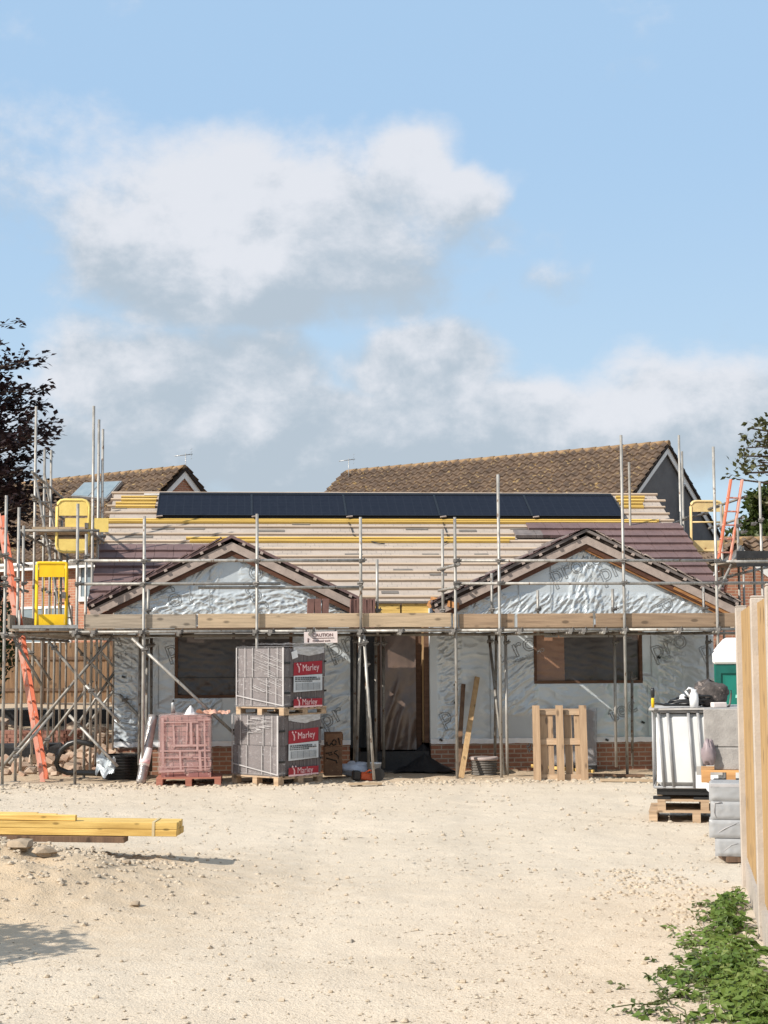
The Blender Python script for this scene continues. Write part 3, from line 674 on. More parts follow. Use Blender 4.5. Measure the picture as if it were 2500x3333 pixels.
# ---- gable roofs
for ap, half, vb, nm in ((LA, 2.34, 4.0, 0), (RA, 2.62, 4.3, 1)):
    ua, za, s = ap
    gb = MB(); v0 = 1.40
    for sd in (-1, 1):
        e = (ua+sd*half, za-s*half)
        up = .115
        gb.prism([(ua, v0, za+up), (ua, vb, za+up), (e[0], vb-half*s/RS*.98, e[1]+up), (e[0], v0, e[1]+up)], (0, 0, -.05))
    gro = gb.build('gable_roof', 'tile_grey' if nm else 'tile', bung)
    if nm:                                           # stepped tiles on the visible left slope
        tb = MB(); ln = sqrt(1+s*s); k = 0.0
        while k < half-.02:
            k2 = min(half+.03, k+.31); h = .150
            vv = lambda q: vb-q*s/RS*.98-.05
            tb.add([(ua-k, v0-.03, za-s*k+.128), (ua-k2, v0-.03, za-s*k2+h+.02), (ua-k2, vv(k2), za-s*k2+h+.02), (ua-k, vv(k), za-s*k+.128), (ua-k2, v0-.03, za-s*k2+.118), (ua-k2, vv(k2), za-s*k2+.118)],
                   [(0, 1, 2, 3), (1, 4, 5, 2)])
            tb.add([(ua+k, v0-.03, za-s*k+.128), (ua+k2, v0-.03, za-s*k2+h+.02), (ua+k2, vv(k2), za-s*k2+h+.02), (ua+k, vv(k), za-s*k+.128), (ua+k2, v0-.03, za-s*k2+.118), (ua+k2, vv(k2), za-s*k2+.118)],
                   [(0, 1, 2, 3), (1, 4, 5, 2)])
            k += .31
        tb.build('tile_area', 'tile_grey', gro, smooth=False, recalc=False)
    for sd in (-1, 1):
        ang = math.atan(s); E1 = Vector((ua+sd*half, 0, za-s*half)); A1 = Vector((ua, 0, za))
        d = (E1-A1).normalized(); nz = Vector((-d.z*sd, 0, d.x*sd)); nz = nz if nz.z > 0 else -nz
        def strip(h0, h1, va, vb2, name, m, l0=0.0, l1=0.0, par=gro, label=None):
            a = A1+d*l0; e = E1+d*l1; b = MB()
            pts = [a+nz*h1, e+nz*h1, e+nz*h0, a+nz*h0]
            if l0 == 0:                              # mitre at the apex
                pts[0] = Vector((ua, 0, za+h1/nz.z)); pts[3] = Vector((ua, 0, za+h0/nz.z))
            b.prism([p+Vector((0, va, 0)) for p in pts], (0, vb2-va, 0)); return b.build(name, m, par, label=label)
        strip(.002, .105, 1.437, 1.58, 'dark_gap', 'verge_dark', .12)  # near-black strip: felt edge, with the gap's shade put into its colour
        strip(-.125, 0, 1.44, 1.465, 'barge_board', 'barge')
        strip(-.205, -.13, 1.48, 1.53, 'rafter', 'rafter', 0, -.05)
        strip(-.19, -.15, 1.53, 1.555, 'soffit', 'rafter_o' if nm and sd > 0 else 'rafter', 0, -.05)
        if nm and sd > 0: strip(-.235, -.207, 1.51, 1.54, 'rafter', 'rafter_o', .1, -.05)
        if nm and sd > 0: strip(-.18, -.128, 1.465, 1.478, 'fresh_fascia', 'rafter_o', 1.75, -.02)
        L = (E1-A1).length; q = .2
        while q < L:
            p = A1+d*q+nz*.05; be = MB(); be.bar(p+Vector((0, 1.39, 0)), p+Vector((0, 1.6, 0)), .052, .045, nz); q += .33; be.build('batten_end', 'barge', gro)
        tc = MB(); q = .12
        while q < L and (nm or sd < 0):
            p0 = A1+d*q+nz*.142; p1 = A1+d*min(L, q+.30)+nz*.118
            tc.bar(p0+Vector((0, 1.49, 0)), p1+Vector((0, 1.49, 0)), .22, .022, nz); q += .31
        if tc.v: tc.build('verge_tile', 'barge' if nm and sd > 0 else 'tile', gro)
# eaves between the gables
fa = MB(); fa.b2((-.15, RV0+.02, 2.66), (.42, RV0+.06, 2.845)); fa.b2((.45, RV0+.02, 2.66), (1.02, RV0+.06, 2.845)); fa.build('fascia', 'yellow_tim', bung)
fb = MB(); fb.b2((-.2, RV0-.02, 2.845), (1.1, RV0+.1, 2.875)); fb.build('eaves_felt', 'mark', bung)
cl = MB()
for a, b in (((.95, 1.72, 2.9), (1.35, 1.3, 2.78)), ((.9, 1.7, 2.84), (1.1, 1.5, 2.68))): cl.bar(a, b, .05, .10)
cl.build('rafter_end', 'rafter_o', bung)
# stacked concrete tiles standing on the deck
def tile_stack(name, label, x0, x1, y0, y1, v, ribs):
    a, b = DH(x0, y1, v), DH(x1, y0, v)
    e = empty(name, label, 'tile stack', mtx=HM @ Matrix.Translation((0, 0, 0)))
    m1 = MB(); n = ribs
    for i in range(n):
        ux = a.x+(b.x-a.x)*(i+.5)/n; m1.box((ux, v+.12, (2.402+b.z)/2), ((b.x-a.x)/n*.86, .30, b.z-2.402), (0, .03*(-1)**i, 0))
    m1.build('tile', mat('pinkish_tile', (.19, .10, .085), (.14, .075, .065), rough=.85, scale=9), e); return e
tile_stack('tile_stack', 'small stack of reddish brown tiles on the deck in front of left gable', 663, 711, 1293, 1320, .75, 3)
tile_stack('tile_stack', 'ribbed stack of brown tiles on the deck beside the porch', 757, 810, 1293, 1322, .85, 9)

# ------------------------------------------------------------------ solar panels
pa, pb, pc = rp(509, 1624), rp(2030, 1694), rp(509, 1694)
v1, v0 = (pa.y), (pb.y+pc.y)/2; us = pc.x; ue = pb.x; wd = (ue-us)/5
ordn = ('leftmost of the five black solar panels on the new roof', 'second from the left of the five black solar panels', 'middle one of the five black solar panels on the roof', 'second from the right of the five black solar panels', 'rightmost of the five black solar panels on the new roof')
Lp = (v1-v0)*RSC
sp0 = None
for i in range(5):
    loc = Vector((us+wd*i, v0, RZ(v0)))+NRM*.05
    mt = HM @ Matrix.Translation(loc) @ Matrix.Rotation(math.atan(RS), 4, 'X')
    if sp0 is None:
        sp0 = empty('solar_panel', ordn[0], 'solar panel', group='solar panels set into the new roof', mtx=mt)
        b = MB(); b.b2((.02, .02, .0), (wd-.02, Lp-.02, .045)); b.build('cell_sheet', 'solar', sp0)
        b = MB(); b.b2((0, 0, 0), (wd, .02, .055)); b.b2((0, Lp-.02, 0), (wd, Lp, .055)); b.b2((0, .02, 0), (.02, Lp-.02, .055)); b.b2((wd-.02, .02, 0), (wd, Lp-.02, .055)); b.b2((0, Lp, 0), (wd, Lp+.16, .03)); b.b2((0, -.05, -.03), (wd, 0, .02)); b.build('frame', 'solar_f', sp0)
        b = MB(); b.b2((0, Lp+.07, .03), (wd, Lp+.11, .036)); b.b2((.003, .03, .0555), (.012, Lp-.03, .057)); b.build('seam', 'solar_l', sp0)
        b = MB(); b.box((.06, -.05, .05), (.12, .03, .02), (0, 0, .3)); b.build('clip', 'barge', sp0)
    else:
        c = dup(sp0, ordn[i]); c.matrix_world = mt
cb = MB(); q = [rpd(x, y)+NRM*.03 for x, y in ((749, 1124), (757, 1140), (764, 1160), (782, 1168), (815, 1176), (831, 1178))]; cb.tube(q, .009, 5)
q = [rpd(x, y)+NRM*.03 for x, y in ((955, 1126), (960, 1142), (967, 1160), (968, 1172), (955, 1178))]
tag(cb.build('cable', 'black', None), 'thin black cable hanging from the solar panels over the battens', 'cable').matrix_world = HM
cb = MB(); cb.tube(q, .009, 5); tag(cb.build('cable', 'black', None), 'shorter dark cable dangling on battens left of right gable', 'cable').matrix_world = HM
# ------------------------------------------------------------------ scaffold
TR = .0242
cm = MB()                                            # one coupler: clamp ring, block and bolts
cm.tube([(0, 0, -.03), (0, 0, .03)], .034, 8); cm.box((.0, -.045, 0), (.075, .06, .055)); cm.tube([(.045, -.05, -.02), (.045, -.05, .05)], .011, 6); cm.tube([(-.03, -.075, .0), (.07, -.075, .012)], .013, 6)
cm.smooth = False
CME = cm.mesh('coupler'); CME.materials.append(M['coupler'])
def coupler(par, p, rz=0.0):
    o = D_.objects.new('coupler', CME); COL.objects.link(o); o.parent = par; o.location = p; o.rotation_euler = (0, 0, rz); return o
def standard(par, u, v, z0, z1, m='galv', lean=0.0, base=True, cps=(), leanv=0.0):
    b = MB(); b.tube([(u, v, z0), (u+lean*.5, v+leanv*.5, (z0+z1)/2), (u+lean, v+leanv, z1)], TR, 8)
    s = b.build('standard', m, par)
    for z in cps: coupler(s, (u+lean*(z-z0)/(z1-z0), v, z), random.uniform(-.5, .5))
    if base:
        b = MB(); b.box((u, v, z0+.012), (.15, .15, .012)); b.build('base_plate', 'galv_old', s)
        b = MB(); b.box((u+.05, v, z0-.012), (.5, .22, .038), (0, 0, random.uniform(-.3, .3))); b.build('sole_board', 'board_g', s)
    return s
def tb(par, p0, p1, name, m='galv', r=TR, label=None, cps=True):
    b = MB(); b.tube([p0, p1], r, 8); o = b.build(name, m, par, label=label)
    return o
zt = lambda y, v, x=830: DH(x, y, v).z
sfront = empty('scaffold', 'galvanised tube scaffold with toe boards along the front of the bungalow', 'scaffold', mtx=HM)
for x, top, bot in ((165, 1088, 1668), (310, 1115, 1690), (555, 1110, 1690), (780, 1117, 1388), (985, 1117, 1684), (1080, 1025, 1678), (1350, 940, 1672), (1551, 965, 1672)):
    p = DH(x, 1400, 0); za = zt(top, 0, x)
    zb = -.01 if bot > 1400 else 2.25
    standard(sfront, p.x, 0, zb, za, cps=(2.345, 3.46, 3.10) if x != 780 else (2.345, 3.46, 3.1, 2.28), base=bot > 1400)
# raking feet of the split standard by the porch and the rear row
for x0, y0, x1, y1, v0, v1, mm in ((786, 1372, 808, 1684, -.05, -.12, 'galv'), (778, 1375, 770, 1668, .1, .9, 'galv'), (790, 1420, 797, 1660, .5, .4, 'galv_old'), (766, 1370, 757+9, 1660, 1.2, 1.2, 'galv_old'),
                                  (1056, 1370, 1090, 1674, 1.1, .2, 'galv_old'), (1072, 1372, 1069, 1640, 1.2, 1.2, 'galv_old'), (1092, 1372, 1096, 1674, .6, .25, 'galv'),
                                  (303, 1375, 300, 1680, 1.0, .8, 'galv_old'), (318, 1380, 316, 1670, .5, .4, 'galv_old'), (327, 1378, 326, 1660, 1.2, 1.2, 'galv_old'),
                                  (828, 1375, 829, 1650, 1.25, 1.25, 'galv_old'), (812, 1375, 812, 1650, 1.25, 1.25, 'galv_old'), (1327, 1372, 1331, 1652, .95, .9, 'galv'), (1527, 1372, 1532, 1600, 1.2, 1.2, 'galv_old'), (1365, 1450, 1366, 1655, 1.2, 1.2, 'galv_old')):
    a, c = DH(x0, y0, v0), DH(x1, y1, v1)
    if y1 > 1640: c.z = max(min(c.z, .1), -.02)
    s = tb(sfront, a, c, 'standard', mm); coupler(s, a-Vector((0, 0, .12)))
# puncheons standing above the deck
for x, top, v in ((815, 1208, 1.1), (957, 1143, 1.3), (1063, 1238, .9), (1160+2, 1275, .9), (1324, 1272, .8), (1520, 1268, .8), (1365, 998, 4.6), (320, 1272, .75)):
    p = DH(x, 1320, v); standard(sfront, p.x, v, 2.3, zt(top, v, x), m='galv_old' if v > 2 else 'galv', base=False, cps=(2.7,))
for y, (xa, xb), v, nm in ((1211, (150, 780), .05, 'guard_rail'), (1261, (165, 606), .055, 'guard_rail'), (1269, (428, 785), .10, 'guard_rail'), (1211, (982, 1552), .05, 'guard_rail'), (1260, (982, 1700), .05, 'guard_rail'), (1213, (1545, 1730), .10, 'guard_rail')):
    a, c = DH(xa, y, v), DH(xb, y, v); z = (a.z+c.z)/2; a.z = c.z = z
    tb(sfront, a, c, nm)
for xa, xb in ((150, 560), (553, 790), (780, 990), (980, 1355), (1348, 1600)):
    a, c = DH(xa, 1362, -.05), DH(xb, 1362, -.05); a.z = c.z = 2.347; tb(sfront, a, c, 'ledger')
a, c = DH(150, 1362, 1.25), DH(1600, 1362, 1.25); a.z = c.z = 2.30; tb(sfront, a, c, 'ledger', 'galv_old')
for x in (160, 200, 302, 385, 548, 582, 668, 775, 862, 975, 1075, 1118, 1228, 1256, 1300, 1345, 1462, 1545):
    u = DH(x, 1362, 0).x; s = tb(sfront, (u, -.16, 2.30), (u, 1.5, 2.30), 'transom', 'galv_old'); coupler(s, (u, -.05, 2.345), 1.0)
for y, x0, x1 in ((1220, 985, 955), (1268, 985, 957)):  # returns round the porch
    a, c = DH(x0, y, 0), DH(x1, y+6, 1.35); a.z = c.z = (a.z); s = tb(sfront, a-Vector((-.02, .1, 0)), c+Vector((-.05, .15, 0)), 'guard_rail'); coupler(s, a); coupler(s, c)
for i in range(6):
    v = .17+i*.23
    for ua, ub in ((-4.78, -1.1), (-1.08, 2.3), (2.32, 5.66)):
        b = MB(); b.b2((ua+.02*i, v, 2.36), (ub-.01*i, v+(.222 if i < 5 else .20), 2.398)); b.build('deck_board', ('board_g', 'board', 'board_g', 'board_b', 'board_g', 'board')[i], sfront)
for x0, x1, mm, dz in ((182, 424, 'board_g', 0), (428, 975, 'board', .004), (979, 990, 'board', -.01), (992, 1112, 'board_b', -.012), (1118, 1282, 'board_b', -.012), (1287, 1600, 'board_b', -.012)):
    a, c = DH(x0, 1345, .06).x, DH(x1, 1345, .06).x
    b = MB(); b.b2((a, .045, 2.402+dz), (c, .083, 2.625+dz)); t_ = b.build('toe_board', mm, sfront, bevel=.004)
    b = MB(); b.b2((c-.012, .040, 2.405+dz), (c+.004, .088, 2.622+dz)); b.build('end_band', 'galv_old', t_)
b = MB(); a = DH(425.5, 1345, .1); b.b2((a.x-.02, .09, 2.45), (a.x+.03, .14, 2.63)); b.build('toe_board_clip', 'white', sfront)
a, c = DH(285, 1379, -.09), DH(512, 1590, -.09); s = tb(sfront, a, c, 'brace'); coupler(s, DH(311, 1404, -.06))
# left return: two rows running back beside the bungalow
sl_ = empty('scaffold', 'deep tube scaffold with many braces running back along the left side of the bungalow', 'scaffold', mtx=HM)
UO, UI = -5.93, -4.78
tops = {0: 1065, 2: 1130, 3.5: 870, 4.7: 1130, 5.7: 963, 6.6: 966}
for v, top in ((0, 1065), (.55, 1118), (2.0, 1131), (3.4, 870), (4.7, 963), (5.7, 966), (6.6, 1110), (7.6, 1120), (8.7, 1130)):
    px = HI and (HM @ Vector((UO, v, 2)))
    zt_ = 2+(1410-top)*K/F*px.y
    if v == .55: zt_ = 4.35
    standard(sl_, UO+(.12 if v == .55 else 0), v, .0 if v < 5 else .2, zt_, m='galv', cps=(2.30, 3.2), base=v < 5)
for v, top in ((1.15, 1150), (2.2, 870), (3.2, 900), (4.0, 921), (5.6, 1140), (6.9, 1140), (8.2, 1140)):
    px = HM @ Vector((UI, v, 2)); zt_ = 2+(1410-top)*K/F*px.y
    standard(sl_, UI-.02, v, .0, zt_, m='galv' if v < 4.5 else 'galv_old', cps=(2.30, 3.6), base=v < 3)
for u in (UO, UI):
    tb(sl_, (u, -.2, 2.28), (u, 9.2, 2.28), 'ledger', 'galv_old')
    tb(sl_, (u-.05 if u == UO else u, 1.8, 4.05), (u, 9, 4.05), 'ledger', 'galv_old')
for v in (.1, 1.2, 2.1, 3.3, 4.5, 5.6, 6.7, 7.7, 8.6):
    s = tb(sl_, (UO-.15, v+.06, 2.33), (UI+.35, v+.06, 2.33), 'transom', 'galv_old'); coupler(s, (UO, v, 2.3))
for v in (2.1, 3.4, 4.7, 5.8): tb(sl_, (UO-.1, v+.05, 4.1), (UI+.1, v+.05, 4.1), 'transom', 'galv_old')
for z in (3.10, 3.55):
    s = tb(sl_, (UO-.05, -.35, z), (UO-.05, 3.0, z), 'guard_rail', 'galv_old'); coupler(s, (UO, 0, z))
for z in (4.75, 5.15):
    s = tb(sl_, (UO+.05, 2.6, z), (UO+.05, 7.5, z), 'guard_rail', 'galv_old'); coupler(s, (UO, 3.4, z))
for i in range(5):
    b = MB(); u = UO+.07+i*.225; b.b2((u, .0, 2.37), (u+.218, 4.0, 2.408)); b.b2((u, 4.02, 2.37), (u+.218, 8.8, 2.408)); b.build('deck_board', ('board_g', 'board', 'board_b', 'board', 'board_g')[i], sl_)
for i in range(4):
    b = MB(); u = UO+.10+i*.225; b.b2((u, 2.3, 4.14), (u+.218, 8.8, 4.178)); b.build('deck_board', 'board', sl_)
b = MB(); b.b2((UO+.12, -.03, 2.41), (UI-.02, .0, 2.46)); b.build('toe_board', 'alu', sl_)
b = MB(); b.b2((UO+.03, .1, 2.41), (UO+.065, 8.8, 2.63)); b.build('toe_board', 'board_g', sl_)
b = MB(); b.tube([DH(42, 1318, 0), DH(42, 1360, 0), DH(148, 1360, 0)], TR, 8); b.build('end_frame', 'galv', sl_)
for x0, y0, v0, x1, y1, v1, mm in ((0, 1662, .3, 244, 1394-20, .35, 'galv_old'), (105, 1400-14, .25, 185, 1480, .35, 'galv'), (185, 1480, .35, 258, 1560, .35, 'galv'), (30, 1378, .1, 90, 1480, .3, 'galv_old'), (150, 1545, .4, 254, 1655, .1, 'galv'),
                                   (165, 1398, 2.2, 258, 1500, 2.2, 'galv'), (205, 1392, 4.0, 255, 1452, 4.0, 'galv'), (150, 1590, 2.2, 250, 1448, 2.2, 'galv'), (185, 1572, 4, 258, 1475, 4, 'galv'), (258, 1500, 1.5, 330, 1580, 1.5, 'galv'), (262, 1540, 2.5, 345, 1610, 2.2, 'galv'),
                                   (290, 1490, 5, 350, 1560, 5, 'galv_old'), (20, 1650, .2, 115, 1540, .3, 'galv'), (85, 1620, 2.5, 200, 1470, 2.5, 'galv_old'), (262, 1440, 3, 290, 1400, 3, 'galv_old'), (60, 1400, 3.4, 110, 1470, 3.4, 'galv_old')):
    a, c = DH(x0, y0, v0), DH(x1, y1, v1); a.z = max(a.z, .02); c.z = max(c.z, .02)
    s = tb(sl_, a, c, 'brace', mm); coupler(s, (a*.85+c*.15))
# right return
sr = empty('scaffold', 'tube scaffold running back past the right verge beside the orange ladder', 'scaffold', mtx=HM)
for x, top, v in ((1472, 940, 5.2), (1478, 975, 6.4), (1645, 1040, 2.2), (1628, 1190, 3.0), (1560, 1090, 4.0), (1595, 1120, 3.4), (1605, 1180, 5.0)):
    p = DH(x, 1200, v); standard(sr, p.x, v, 0, zt(top, v, x), cps=(3.6, 4.3), base=False, m='galv')
for x0, y0, v0, x1, y1, v1 in ((1420, 1142, 4.8, 1500, 1115, 6.4), (1530, 1100, 4.4, 1613, 1072, 3.6), (1530, 1142, 4.6, 1607, 1117, 3.6), (1552, 1250, 2, 1659, 1225, 4.0), (1552, 1275, 1.2, 1600, 1180, 3.0), (1470, 1122, 5.4, 1530, 1108, 5.4)):
    s = tb(sr, DH(x0, y0, v0), DH(x1, y1, v1), 'guard_rail', 'galv_old'); coupler(s, DH(x0, y0, v0)*.8+DH(x1, y1, v1)*.2)
for i in range(3):
    b = MB(); b.b2((6.3+i*.23, 1.6, 3.55), (6.52+i*.23, 8.5, 3.59)); b.build('deck_board', 'board_g', sr)
b = MB(); b.b2((6.26, 1.6, 3.45), (6.99, 1.66, 3.72)); b.build('toe_board', 'blackmat', sr)
for v in (.1, 1.3): standard(sr, 6.75, v, 0, 3.3, base=True, cps=(2.3,))
for i in range(4):
    b = MB(); b.b2((5.75+i*.23, .1, 2.36), (5.97+i*.23, .9, 2.398)); b.build('deck_board', 'board_g', sr)

# ------------------------------------------------------------------ ladder gates
def gate(label, x0, y0, x1, y1, v, mp, top, bot, rnd_=.06, mids=(), mesh=True, tilt=0.0, inner=None):
    a, c = DH(x0, y1, v), DH(x1, y0, v); W, Hh = c.x-a.x, c.z-a.z
    e = empty('ladder_gate', label, 'safety gate', group='yellow scaffold ladder gates', mtx=HM @ Matrix.Translation(a) @ Matrix.Rotation(tilt, 4, 'Z'))
    b = MB(); r = rnd_; pts = []
    for cx, cz, a0 in ((W-r, Hh-r, 0), (r, Hh-r, 90), (r, r, 180), (W-r, r, 270)):
        for k in range(4): q = radians(a0+k*30); pts.append((cx+r*cos(q), 0, cz+r*sin(q)))
    pts.append(pts[0]); b.tube(pts, .026, 8, caps=False); b.build('frame', mp, e)
    b = MB(); b.b2((.03, -.008, Hh-top), (W-.03, .008, Hh-.02)); b.build('top_plate', mp, e)
    b = MB(); b.b2((.03, -.008, .02), (W-.03, .008, bot)); b.build('kick_plate', mp, e)
    for z in mids:
        b = MB(); b.tube([(.02, 0, z), (W-.02, 0, z)], .018, 6); b.build('mid_rail', mp, e)
    if mesh:
        b = MB(); n = int(W/.10)
        for i in range(1, n): b.tube([(W*i/n, 0, bot), (W*i/n, 0, Hh-top)], .0055, 5)
        b.build('mesh_infill', mp, e)
    if inner: b = MB(); b.b2((W*.25, .02, Hh-top-.28), (W*1.6, .04, Hh-top-.04)); b.build('back_plate', inner, e)
    b = MB(); b.box((W-.04, -.03, Hh*.5), (.06, .04, .10)); b.build('hinge', 'coupler', e)
    return e
gate('faded yellow gate with rounded corners, upper left beside the house roof', 122, 1080, 193, 1192, 2.4, 'yellow_p', .27, .22, .12, mesh=False, inner='yellow_p')
gate('bright yellow ladder gate with open mesh next to the leaning orange ladder', 78, 1216, 144, 1356, .06, 'yellow', .22, .21, .03, tilt=.05)
gate('pale cream yellow gate at the right end of the roof beside orange ladder', 1494, 1083, 1560, 1190, 4.4, 'cream_y', .2, .2, .10, mids=(.55,), mesh=False)

# ------------------------------------------------------------------ ladders
def ladder(label, base, top, side, width, m, m2, name='ladder', stile=(.028, .075), step=.26):
    base, top, side = Vector(base), Vector(top), Vector(side).normalized()
    e = empty(name, label, 'ladder', loc=base); d = top-base; L = d.length; u = d.normalized()
    nrm = u.cross(side)
    for k, s in enumerate((-1, 1)):
        b = MB(); o = side*s*width/2; b.bar(o, o+d, stile[1], stile[0], side); b.build('stile', m if k == 0 else m2, e)
    q = .25
    while q < L-.1:
        b = MB(); b.tube([u*q-side*(width/2+.035), u*q+side*(width/2+.035)], .017, 6); b.build('rung', m2, e); q += step
    return e
b0 = G(97*K, 1688*K); t0 = P(1*K, 1112*K, b0.y+.35)
ladder('orange ladder leaning left against the scaffold, standing on the gravel', b0, t0, (-.03, 1, 0), .34, 'ladder_lit', 'ladder')
b1 = P(1562*K, 1225*K, 29.5); t1 = P(1591*K, 1036*K, 29.6); d = (t1-b1)/(t1.z-b1.z); b1 = b1-d*(b1.z-.0)
ladder('orange ladder rising above the right verge behind the new roof', b1, t1, (1, .25, 0), .23, 'ladder', 'ladder_lit')
b2 = P(118*K, 1200*K, 28.2); t2 = P(85*K, 1021*K, 28.0); d = (t2-b2)/(t2.z-b2.z); b2 = b2-d*(b2.z-2.41)
ladder('narrow grey aluminium ladder leaning beside upper yellow gate', b2, t2, (1, .9, 0), .20, 'alu', 'galv', stile=(.02, .05))

# caution sign under the ledger
a, c = DH(657, 1389, -.09), DH(729, 1364, -.09)
e = empty('caution_sign', 'small pale caution sign hanging from the ledger above the tile stacks', 'sign', mtx=HM @ Matrix.Translation(((a.x+c.x)/2, -.09, a.z)) @ Matrix.Rotation(radians(-1), 4, 'Y'))
W, Hh = c.x-a.x, c.z-a.z
b = MB(); b.b2((-W/2, 0, 0), (W/2, .006, Hh)); b.build('board', 'sign', e)
TF = lambda x, z, off=.004: Matrix.Translation((x, -off, z)) @ FM
put_text(e, 'CAUTION', Hh*.40, TF(-W*.25, Hh*.57), 'signink')
put_text(e, 'Overhead work', Hh*.24, TF(-W*.25, Hh*.12), 'signink')
b = MB(); b.b2((-W*.25, -.004, Hh*.40), (W*.40, -.001, Hh*.45)); b.b2((-W*.40, -.004, Hh*.08), (-W*.36, -.001, Hh*.36)); b.lathe([(.012, 0), (.012, .004)], 8, (-W*.38, -.003, Hh*.42)); b.build('pictogram', 'signink', e)
for x in (-W*.44, W*.44): b = MB(); b.tube([(x, .01, Hh-.02), (x, .02, Hh+.05)], .008, 5); b.build('tie', 'black', e)
# ------------------------------------------------------------------ pallets
def pallet(label, mtx, m, W=1.0, L=1.2, h=.14, name='pallet', nb_=7, group='wooden pallets', mv=None):
    """deck boards run along x, the three stringer lines along y"""
    e = empty(name, label, 'pallet', group=group, mtx=mtx); bw = .095; rp_ = random.Random(int(W*100))
    for i in range(nb_):
        y = -L/2+bw/2+(L-bw)*i/(nb_-1)
        b = MB(); b.box((0, y, h-.011), (W, bw, .022), (0, 0, rp_.uniform(-.006, .006))); b.build('deck_board', m, e)
    for x in (-W/2+.05, 0, W/2-.05):
        b = MB(); b.box((x, 0, .011), (.095, L, .022)); b.build('base_board', mv or m, e)
        for y in (-L/2+.06, 0, L/2-.06):
            b = MB(); b.box((x, y, .022+(h-.066)/2), (.095, .12, h-.066)); b.build('block', m, e)
        b = MB(); b.box((x, 0, h-.033), (.095, L, .022)); b.build('bearer', m, e)
    return e
TZ = lambda p, rz, rx=0.0: Matrix.Translation(p) @ Matrix.Rotation(rz, 4, 'Z') @ Matrix.Rotation(rx, 4, 'X')

